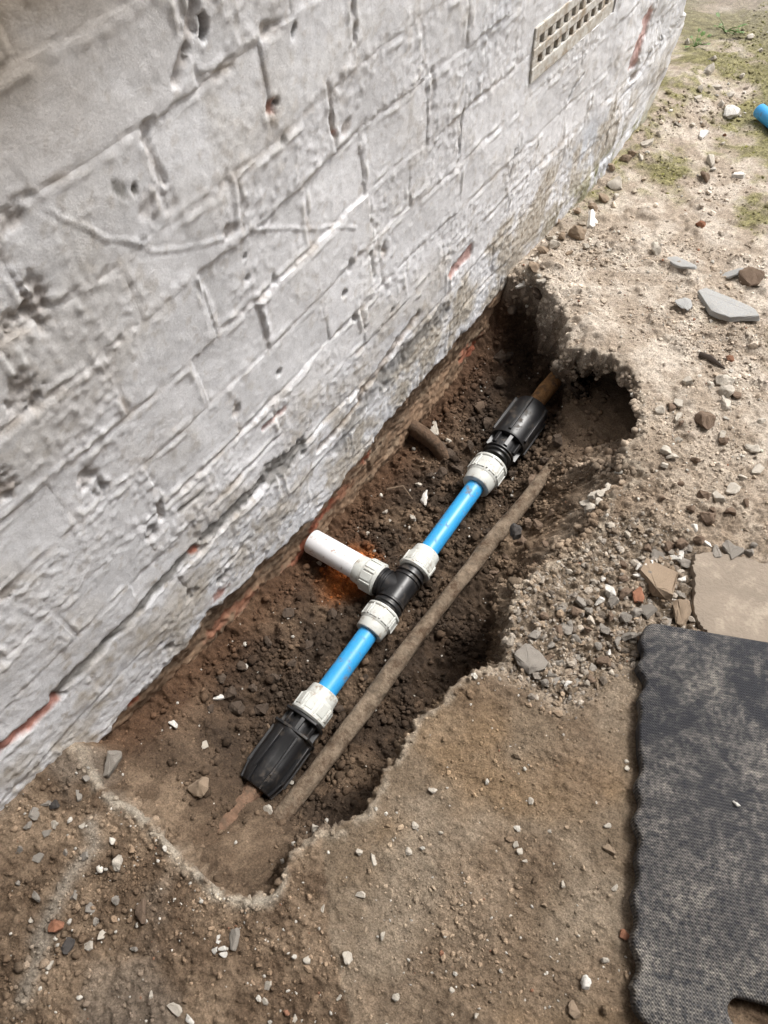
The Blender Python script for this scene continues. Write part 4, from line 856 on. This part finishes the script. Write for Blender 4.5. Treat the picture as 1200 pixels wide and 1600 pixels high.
GRP = [
 ('pale chips scattered right of the hole', 'small pale stone chip on dusty ground right of the hole', 'pale', [(1079, 594, 18), (1129, 598, 26), (1131, 615, 28), (1127, 631, 26), (1129, 686, 15), (1177, 702, 22), (1041, 708, 22), (1048, 721, 20), (1037, 725, 16), (1142, 766, 23), (1125, 777, 25), (1022, 393, 22), (1030, 640, 14), (1060, 655, 15), (1060, 630, 13), (1185, 735, 18), (1160, 745, 15), (1190, 660, 13), (1110, 605, 14), (1058, 690, 12)]),
 ('brown stones scattered right of the hole', 'small brown stone on dusty ground right of the hole', 'brown', [(1079, 794, 22), (1095, 775, 18), (1115, 800, 17), (1128, 690, 18), (1045, 640, 16), (1065, 665, 18), (1150, 620, 14), (1085, 720, 14), (1165, 790, 16), (1140, 800, 18), (1035, 780, 15), (1060, 760, 13)]),
 ('pale shards in a heap on the trench bank', 'pale shard in a small heap on the trench bank', 'pale', [(912, 788, 18), (927, 773, 18), (942, 767, 18), (950, 762, 14), (921, 795, 18), (933, 785, 16), (915, 800, 12)]),
 ('white shards in the gravel', 'white angular shard in the gravel above the mat', 'white', [(992, 880, 16), (996, 886, 14), (1006, 888, 16), (1006, 904, 18), (994, 900, 15), (1058, 869, 18), (1067, 906, 18), (1046, 937, 18), (1087, 829, 22), (1103, 852, 13), (944, 907, 15), (954, 925, 26), (951, 1020, 14), (888, 1073, 14), (933, 941, 16), (1018, 880, 14)]),
 ('grey stones in the gravel', 'small grey angular stone in the gravel beside the trench', 'grey', [(1069, 881, 24), (994, 958, 18), (919, 954, 18), (885, 981, 22), (833, 994, 26), (860, 1055, 18), (868, 1068, 21), (849, 1066, 18), (901, 1066, 15), (983, 992, 24), (888, 979, 20), (1027, 869, 18), (1152, 870, 24), (1121, 862, 20), (1165, 862, 20), (1180, 855, 22), (1140, 858, 20), (875, 1040, 16), (905, 1030, 18), (925, 1045, 14), (860, 1010, 16), (900, 1000, 18), (945, 985, 20), (965, 1005, 18), (935, 1010, 16), (890, 1090, 14), (975, 965, 18), (910, 940, 16), (1010, 955, 22), (1040, 975, 18), (1065, 930, 16), (960, 945, 18), (880, 955, 16), (1015, 940, 18)]),
 ('brown stones in the gravel', 'small brown stone in the gravel beside the trench', 'brown', [(979, 933, 26), (941, 1040, 20), (1106, 812, 24), (971, 904, 18), (900, 955, 16), (870, 985, 18), (858, 1030, 16), (950, 965, 18), (1030, 985, 20), (1000, 1000, 16), (920, 985, 16), (1062, 850, 20), (1010, 862, 18), (1045, 855, 16), (1090, 845, 18), (975, 880, 14), (925, 1065, 15), (850, 965, 15)]),
 ('muddy stones on the bank', 'muddy brown stone on the slope beside the iron pipe', 'brown', [(825, 821, 24), (838, 820, 18), (790, 870, 16), (775, 895, 18), (860, 800, 14), (815, 845, 14), (765, 905, 14), (850, 850, 14)]),
 ('dirt lumps along the wall foot', 'brown dirt lump at the foot of the far wall', 'tan', [(940, 312, 20), (900, 370, 24), (870, 350, 16), (850, 395, 18), (925, 325, 16), (890, 400, 14), (978, 250, 16), (990, 240, 14), (835, 420, 20), (880, 372, 16), (905, 335, 14), (955, 265, 14)]),
 ('pale stones along the wall foot', 'pale stone at the foot of the far wall', 'pale', [(868, 388, 20), (855, 375, 16), (833, 410, 16), (1030, 215, 14), (1010, 225, 18), (1000, 245, 12), (960, 310, 12), (845, 440, 18), (915, 385, 14)]),
 ('pale stones on the moss', 'small pale stone lying on the mossy ground', 'pale', [(1090, 155, 13), (1095, 138, 16), (1125, 165, 14), (1075, 68, 14), (1160, 120, 12), (1120, 135, 12), (1140, 150, 13), (1100, 170, 12), (1080, 200, 12), (1060, 197, 10), (1170, 60, 14), (1185, 80, 12), (1110, 95, 12), (1130, 225, 10)]),
 ('small stones in the spoil at lower left', 'small grey stone in the spoil at lower left', 'grey', [(70, 1258, 18), (58, 1271, 16), (120, 1243, 12), (137, 1217, 14), (45, 1290, 16), (30, 1330, 18), (60, 1340, 16), (75, 1300, 14), (120, 1400, 18), (140, 1420, 16), (150, 1440, 14), (60, 1400, 20), (30, 1380, 16), (100, 1330, 12), (210, 1480, 14), (180, 1405, 14), (130, 1340, 12)]),
 ('pale chips in the spoil at lower left', 'small pale chip in the spoil at lower left', 'pale', [(85, 1288, 16), (82, 1510, 14), (271, 1579, 18), (130, 1290, 10), (140, 1480, 14), (160, 1460, 12), (50, 1440, 12), (235, 1555, 12)]),
 ('white plaster crumbs', 'white plaster crumb in the cluster below the scooped end', 'white', [(341, 1471, 12), (347, 1480, 14), (338, 1484, 10), (350, 1490, 11), (343, 1462, 9)]),
 ('small stones on the grit near the camera', 'small pale stone on the gritty ground in front of the trench', 'pale', [(420, 1541, 14), (414, 1564, 11), (545, 1498, 20), (583, 1346, 13), (640, 1330, 12), (565, 1400, 11), (600, 1465, 12), (505, 1420, 10), (650, 1290, 11), (690, 1300, 10), (480, 1500, 14), (620, 1560, 12), (460, 1590, 13), (705, 1545, 11), (745, 1590, 12), (530, 1560, 12), (675, 1235, 12), (560, 1330, 12)]),
 ('small stones on the bare slab', 'tiny pale stone on the bare slab left of the mat', 'pale', [(958, 1384, 9), (978, 1190, 9), (979, 1200, 8), (945, 1497, 13), (900, 1460, 9), (860, 1300, 9), (880, 1380, 10), (830, 1250, 9), (950, 1290, 9), (810, 1330, 12), (805, 1320, 10), (820, 1345, 9)]),
 ('clods in the trench', 'dark earth clod on the trench floor', 'clod', [(700, 715, 20), (715, 735, 22), (690, 740, 18), (735, 700, 16), (760, 665, 22), (672, 745, 16), (720, 760, 18), (345, 1060, 18), (360, 1085, 18), (380, 1040, 16), (420, 1000, 18), (450, 960, 16), (395, 1075, 18), (430, 1060, 16), (370, 1110, 20), (410, 1110, 20), (440, 1090, 16), (455, 1040, 15), (330, 1110, 14), (480, 1010, 14), (520, 960, 14), (545, 1050, 16), (470, 1180, 20), (455, 1215, 18), (495, 1150, 18), (530, 1110, 16), (480, 1230, 15), (570, 1060, 14), (780, 600, 18), (800, 560, 20), (795, 520, 20), (780, 560, 18), (830, 530, 22), (740, 660, 16), (690, 700, 20), (700, 800, 16), (740, 790, 14), (770, 770, 16), (800, 740, 16), (850, 720, 14), (870, 690, 16), (725, 820, 16), (685, 850, 13), (760, 830, 13)]),
 ('pale flecks in the trench', 'small pale chip on the trench floor behind the pipe', 'pale', [(646, 810, 12), (654, 759, 14), (600, 800, 9), (640, 825, 9), (321, 1165, 11), (560, 830, 9), (700, 690, 10), (455, 1225, 12), (420, 1268, 18), (575, 835, 9), (610, 815, 8), (500, 880, 9)]),
]
LM = [('the largest slate flake', 1130, 478), ('the long narrow slate', 1063, 411), ('the dark brown upright stone', 1168, 438), ('the blue grey angular stone', 1069, 476), ('the biggest white stone on the moss', 1139, 179), ('the reddish brown brick lump', 1094, 355), ('the brown pointed stone', 1097, 281),
 ('the dark brown round stone', 1100, 662), ('the flagstone corner', 1088, 866), ('the largest flat brown stone', 1029, 908), ('the peach brick chip', 996, 931), ('the largest grey gravel stone', 829, 1032), ('the yellowish flat stone', 1058, 960), ('the orange brick fragment', 90, 1446), ('the grey stone perched on the rim', 172, 1195),
 ('the pale pointed rim stone', 487, 1297), ('the large brown clod', 230, 1425), ('the lower coupling', 425, 1180), ('the upper coupling', 810, 675), ('the black tee', 612, 920), ('the white branch pipe', 530, 860), ('the rusty pipe stub', 680, 690), ('the white stick like chip', 664, 781), ('the dark twig', 1110, 566), ('the top corner of the mat', 1003, 990),
 ('the blue offcut', 1190, 170), ('the topmost weed', 1133, 50), ('the weed by the wall corner', 1085, 73), ('the white flake at the wall foot', 924, 346), ('the largest pale lump at the wall foot', 962, 290), ('the muddy lump on the iron pipe', 835, 762), ('the dark pebble on the iron pipe', 804, 836), ('the round white pebble', 914, 1535), ('the flat grey stone', 364, 1469),
 ('the lower blue pipe', 543, 1035), ('the upper blue pipe', 705, 810), ('the heap of pale shards', 930, 785), ('the white stone lodged by the wall', 812, 450), ('the flat tan chip', 949, 1330), ('the reddish chip by the mat', 979, 1459), ('the dark lump in the spoil', 88, 1256), ('the pale stone by the scooped rim', 184, 1349)]
SHORT = {'pale chips scattered right of the hole': 'small pale chip', 'brown stones scattered right of the hole': 'small brown stone', 'pale shards in a heap on the trench bank': 'pale heaped shard', 'white shards in the gravel': 'white shard in the gravel', 'grey stones in the gravel': 'small grey gravel stone', 'brown stones in the gravel': 'small brown gravel stone',
 'muddy stones on the bank': 'muddy bank stone', 'dirt lumps along the wall foot': 'brown dirt lump', 'pale stones along the wall foot': 'pale wall foot stone', 'pale stones on the moss': 'small pale stone on moss', 'small stones in the spoil at lower left': 'small grey spoil stone', 'pale chips in the spoil at lower left': 'pale chip in the spoil',
 'white plaster crumbs': 'white plaster crumb', 'small stones on the grit near the camera': 'small pale stone on grit', 'small stones on the bare slab': 'tiny pale stone on bare slab', 'clods in the trench': 'dark earth clod', 'pale flecks in the trench': 'small pale trench chip'}
USED = set()
def by_neighbour(base, u, v):
    near_ = sorted(LM, key=lambda q: math.hypot(q[1] - u, q[2] - v))[:5]
    for nm, a_, b_ in near_:
        dx, dy = u - a_, v - b_; dd = math.hypot(dx, dy)
        if dd > 170: break
        w = ('right of' if dx > 0 else 'left of') if abs(dx) > 1.7 * abs(dy) else ('below' if dy > 0 else 'above') if abs(dy) > 1.7 * abs(dx) else ('below and ' if dy > 0 else 'above and ') + ('right of' if dx > 0 else 'left of')
        lb = base + (' close' if dd < 45 else ' some way' if dd > 85 else '') + ' ' + w + ' ' + nm
        if len(lb.split()) > 16: lb = lb.replace(' some way', '').replace('above and ', '').replace('below and ', '')
        if lb not in USED: USED.add(lb); return lb
    return None
SH = {'pale': ('chunk', 'flat', 'chunk'), 'white': ('chunk', 'shard', 'flat'), 'grey': ('chunk', 'chunk', 'flat'), 'brown': ('chunk', 'round', 'chunk'), 'tan': ('chunk', 'round', 'chunk'), 'dark': ('round', 'chunk', 'round'), 'clod': ('round', 'chunk', 'round')}
for (grp, lb, m, L) in GRP:
    for (u, v, s) in L:
        nm = 'clod' if 'clod' in lb or 'dirt lump' in lb else 'stone'
        stone(u + r5.uniform(-2, 2), v + r5.uniform(-2, 2), s * r5.uniform(.85, 1.15), r5.choice(SH[m]), m, by_neighbour(SHORT[grp], u, v) or lb, grp, nm, tilt=.4, cat='clod' if nm == 'clod' else 'stone')

# ------------------------------------------------------------------ crumbs, gravel and grit: real pieces nobody could count
def ico(sub):
    bm = bmesh.new(); bmesh.ops.create_icosphere(bm, subdivisions=sub, radius=1.0); bm.verts.ensure_lookup_table()
    V = np.array([v.co[:] for v in bm.verts]); Fc = np.array([[v.index for v in f.verts] for f in bm.faces]); bm.free(); return V, Fc
ICO = {1: ico(1), 2: ico(2)}
def scatter(name, x, y, size, col, sub, label_mat, seed, flat=(.5, .9), sink=.3, jag=.22, smooth=False, zoff=None):
    r = np.random.default_rng(seed); V0, F0 = ICO[sub]; n = len(x); nv = len(V0)
    z = hz(x, y); x, y = bil(XF, x, y), bil(YF, x, y)
    rad_ = 1 + r.normal(0, jag, (n, nv)); rad_ = np.clip(rad_, .55, 1.5)
    P = V0[None] * rad_[..., None]; P = P * np.stack([np.ones(n), r.uniform(.6, 1, n), r.uniform(*flat, n)], -1)[:, None, :]
    t = r.normal(0, .35, n); p_ = r.uniform(0, 6.283, n); ct, st, cp, sp_ = np.cos(t), np.sin(t), np.cos(p_), np.sin(p_)
    yy = P[..., 1] * ct[:, None] - P[..., 2] * st[:, None]; z2 = P[..., 1] * st[:, None] + P[..., 2] * ct[:, None]
    xx = P[..., 0] * cp[:, None] - yy * sp_[:, None]; y2 = P[..., 0] * sp_[:, None] + yy * cp[:, None]
    h = size / 2
    Vv = np.stack([x[:, None] + xx * h[:, None], y[:, None] + y2 * h[:, None], (z + h * (.6 - sink))[:, None] + z2 * h[:, None]], -1).reshape(-1, 3)
    Ff = (F0[None] + (np.arange(n) * nv)[:, None, None]).reshape(-1, 3)
    ob = link(name, np_mesh(name, Vv, Ff, M_clod, smooth, np.repeat(col, nv, 0))); tag(ob, kind='stuff'); return ob
r6 = np.random.default_rng(66)
def sample(n, x0, x1, y0, y1, dens):
    xs, ys = [], []; got = 0
    while got < n:
        x = r6.uniform(x0, x1, n * 3); y = r6.uniform(y0, y1, n * 3); k = r6.random(n * 3) < dens(x, y); xs.append(x[k]); ys.append(y[k]); got += k.sum()
    return np.concatenate(xs)[:n], np.concatenate(ys)[:n]
def look(A_, x, y):
    ix = np.clip(np.searchsorted(gx, x), 0, nx - 1); iy = np.clip(np.searchsorted(gy, y), 0, ny - 1); return A_[iy, ix]
def tint(base, r, lo=.6, hi=1.45, odd=.06):
    c = base * r.uniform(lo, hi, (len(base), 1)); k = r.random(len(base))
    c[k < odd] = np.array([.50, .47, .42]) * r.uniform(.7, 1.2, ((k < odd).sum(), 1)); m = (k > 1 - odd * .12); c[m] = np.array([.24, .125, .08])
    return np.clip(c, .012, .75)
x, y = sample(5200, 0, .42, .0, 1.3, lambda x, y: (look(dr, x, y) > .02) * (.12 + .88 * sst(-.1, .35, fbm(x, y, 9, 3, 201))) * (1 - .8 * look(shelf, x, y)) * (1 - .85 * np.minimum(1, look(orange, x, y))))
s_c = np.clip(np.exp(r6.normal(math.log(.0052), .5, len(x))), .002, .017)
scatter('soil_clods', x, y, s_c, tint(gcol(x, y) * .95, r6, .6, 1.4, .012), 2, None, 1, (.6, 1), .25, .13, True)
x, y = sample(900, cav[0] - .11, cav[0] + .11, cav[1] - .16, cav[1] + .1, lambda x, y: (look(dr, x, y) > .03) & (look(dr, x, y) < .16))
scatter('soil_clods', x, y, np.clip(np.exp(r6.normal(math.log(.007), .5, len(x))), .003, .022), tint(gcol(x, y), r6, .6, 1.3, .0), 2, None, 12, (.6, 1), .25, .13, True)
x, y = sample(9000, 0, .42, -.05, 1.3, lambda x, y: (look(dr, x, y) > .0) * (1 - .4 * look(shelf, x, y)))
scatter('soil_crumbs', x, y, np.clip(np.exp(r6.normal(math.log(.0028), .4, len(x))), .0014, .007), tint(gcol(x, y), r6, .6, 1.7, .03), 1, None, 2)
x, y = sample(1700, .18, .72, .25, .95, lambda x, y: look(gravm, x, y) * (look(dr, x, y) < -.004))
gp = np.array([[.25, .24, .225], [.36, .33, .29], [.20, .155, .115], [.10, .092, .086], [.44, .41, .36], [.30, .22, .15]])
scatter('gravel', x, y, np.clip(np.exp(r6.normal(math.log(.0048), .55, len(x))), .0025, .016), mix(gp[r6.integers(0, 6, len(x))], gcol(x, y), .5) * r6.uniform(.75, 1.25, (len(x), 1)), 1, None, 3, (.4, .8), .25, .2)
def dgrit(x, y):
    c = look(concm, x, y); k = .55 * sst(-.15, .35, fbm(x, y, 7, 3, 205)) + .12; k = k * np.where(c > .5, .40 + .5 * sst(.5, 1, look(loose, x, y)), 1.0)
    return k * (look(dr, x, y) < -.003) * (1 - .35 * sst(1.2, 2.2, y))
x, y = sample(32000, 0.0, .98, -.34, 1.5, dgrit)
scatter('grit', x, y, np.clip(np.exp(r6.normal(math.log(.0024), .50, len(x))), .0011, .011), tint(gcol(x, y), r6, .6, 1.7, .07), 1, None, 4, (.4, .9), .22)
x, y = sample(3600, 0.0, .85, 1.1, 2.7, lambda x, y: (.15 + .85 * sst(-.1, .4, fbm(x, y, 5, 3, 206))) * (look(dr, x, y) < -.003))
scatter('grit', x, y, np.clip(np.exp(r6.normal(math.log(.0052), .5, len(x))), .002, .02), tint(gcol(x, y), r6, .6, 1.5, .08), 1, None, 5, (.4, .8), .25)
x, y = sample(600, 0.0, .30, -.34, .10, lambda x, y: (.1 + .9 * sst(-.1, .3, fbm(x, y, 8, 3, 207))) * (look(dr, x, y) < -.008))
scatter('spoil_crumbs', x, y, np.clip(np.exp(r6.normal(math.log(.0042), .45, len(x))), .0025, .014), tint(gcol(x, y), r6, .65, 1.3, .03), 2, None, 6, (.6, .95), .25, .13, True)
# loose crumbs caked on the broken rim
t_ = r6.random(520); px_ = np.array(rimw + rimw[:1]); seg = np.hypot(*(px_[1:] - px_[:-1]).T); cs = np.concatenate([[0], np.cumsum(seg)]) / seg.sum()
x, y = sample(2600, .0, .45, -.1, 1.35, lambda x, y: ((look(dr, x, y) > .002) & (look(dr, x, y) < .045)) * (.12 + .88 * sst(.6, .9, y)) * (1 - .9 * look(liph, x, y)))
scatter('face_clods', x, y, np.clip(np.exp(r6.normal(math.log(.0062), .5, len(x))), .002, .02), tint(gcol(x, y), r6, .65, 1.35, .03), 2, None, 9, (.6, .95), .45, .15, True)
k_ = np.clip(np.searchsorted(cs, t_) - 1, 0, len(seg) - 1); f_ = ((t_ - cs[k_]) / (cs[k_ + 1] - cs[k_]))[:, None]
pr = px_[k_] * (1 - f_) + px_[k_ + 1] * f_ + r6.normal(0, .016, (520, 2)); pr = pr[pr[:, 0] > .005]
scatter('rim_crumbs', pr[:, 0], pr[:, 1], np.clip(np.exp(r6.normal(math.log(.0040), .45, len(pr))), .002, .014), tint(gcol(pr[:, 0], pr[:, 1]), r6, .7, 1.3, .05), 2, None, 8, (.5, .9), .3, .16)

x, y = sample(3500, .0, .9, 1.3, 2.9, lambda x, y: look(moss, x, y) ** 2)
scatter('moss', x, y, np.clip(np.exp(r6.normal(math.log(.0034), .4, len(x))), .0015, .009), np.array([.15, .145, .06]) * r6.uniform(.55, 1.7, (len(x), 1)) * np.array([1, 1, .8]), 1, None, 11, (.3, .6), .35, .35)

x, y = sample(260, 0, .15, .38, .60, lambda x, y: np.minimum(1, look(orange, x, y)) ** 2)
scatter('glow_crumbs', x, y, np.clip(np.exp(r6.normal(math.log(.004), .5, len(x))), .0015, .012), np.array([.50, .17, .05]) * r6.uniform(.6, 1.3, (len(x), 1)), 1, None, 13, (.5, .9), .3)  # crumbs coloured to carry the painted orange glow
# a dry twig, root hairs and weeds
x, y, z = land(1092, 556); x2, y2, z2 = land(1132, 578)
mb = MB(); mb.tube([Vector((x, y, z + .006)), Vector((.6 * x + .4 * x2, .6 * y + .4 * y2, z + .009)), Vector((x2, y2, z2 + .003))], [.004, .0055, .0015], 8, .1, 2)
tw = mb.build('twig', plain_mat('dark_bark', (.06, .045, .035), .9, .3, 80, bs=300, bstr=.5), None, (x, y, z)); tag(tw, 'dark twig half buried in the dusty ground below the slates', 'twig')
M_leaf = plain_mat('weed_leaf', (.085, .15, .03), .6, .35, 60, bs=200, bstr=.2)
M_root = plain_mat('root_fibre', (.17, .12, .08), .9, .3, 80, bs=300, bstr=.4)
def weed(u, v, n, s, label):
    x, y, z = land(u, v); root = empty('weed', (x, y, z)); tag(root, label, 'weed', None)
    st = MB(); 
    for k in range(n):
        th = r5.uniform(0, 6.28); ln = s * r5.uniform(.5, 1); tip = Vector((math.cos(th) * ln, math.sin(th) * ln, ln * r5.uniform(.25, .7)))
        b_ = Vector((x, y, z)); st.tube([b_, b_ + tip * .5 + Vector((0, 0, .004)), b_ + tip], [.0012, .001, .0006], 5)
        L = MB(); d = tip.normalized(); sdv = d.cross(UPV).normalized(); ll = s * r5.uniform(.35, .6); w_ = ll * .32; c = b_ + tip
        L.add([c, c + d * ll * .35 + sdv * w_, c + d * ll * .75 + sdv * w_ * .7, c + d * ll - UPV * ll * .2, c + d * ll * .75 - sdv * w_ * .7, c + d * ll * .35 - sdv * w_, c + d * ll * .5 + UPV * .002], [(0, 1, 6), (1, 2, 6), (2, 3, 6), (3, 4, 6), (4, 5, 6), (5, 0, 6)])
        L.build('leaf', M_leaf, root, (x, y, z))
    st.build('stem', M_leaf, root, (x, y, z))
weed(1133, 50, 12, .045, 'small green weed growing on the moss at the top'); weed(1085, 73, 9, .040, 'low green weed growing beside the wall corner')
for (pts, lb) in (([(420, 1135, -.15), (428, 1150, -.15), (435, 1165, -.155)], 'thin root fibre on the soil left of the lower coupling'),
                  ([(605, 770, -.165), (630, 765, -.16), (645, 785, -.17)], 'curved root poking from the soil behind the upper blue pipe')):
    P = [Vector(G(*p)) + Vector((0, 0, .012)) for p in pts]; mb = MB(); mb.tube(P, [.0022, .002, .001], 6, .1, 4); o_ = mb.build('root', M_root, None, P[0]); tag(o_, lb, 'root')
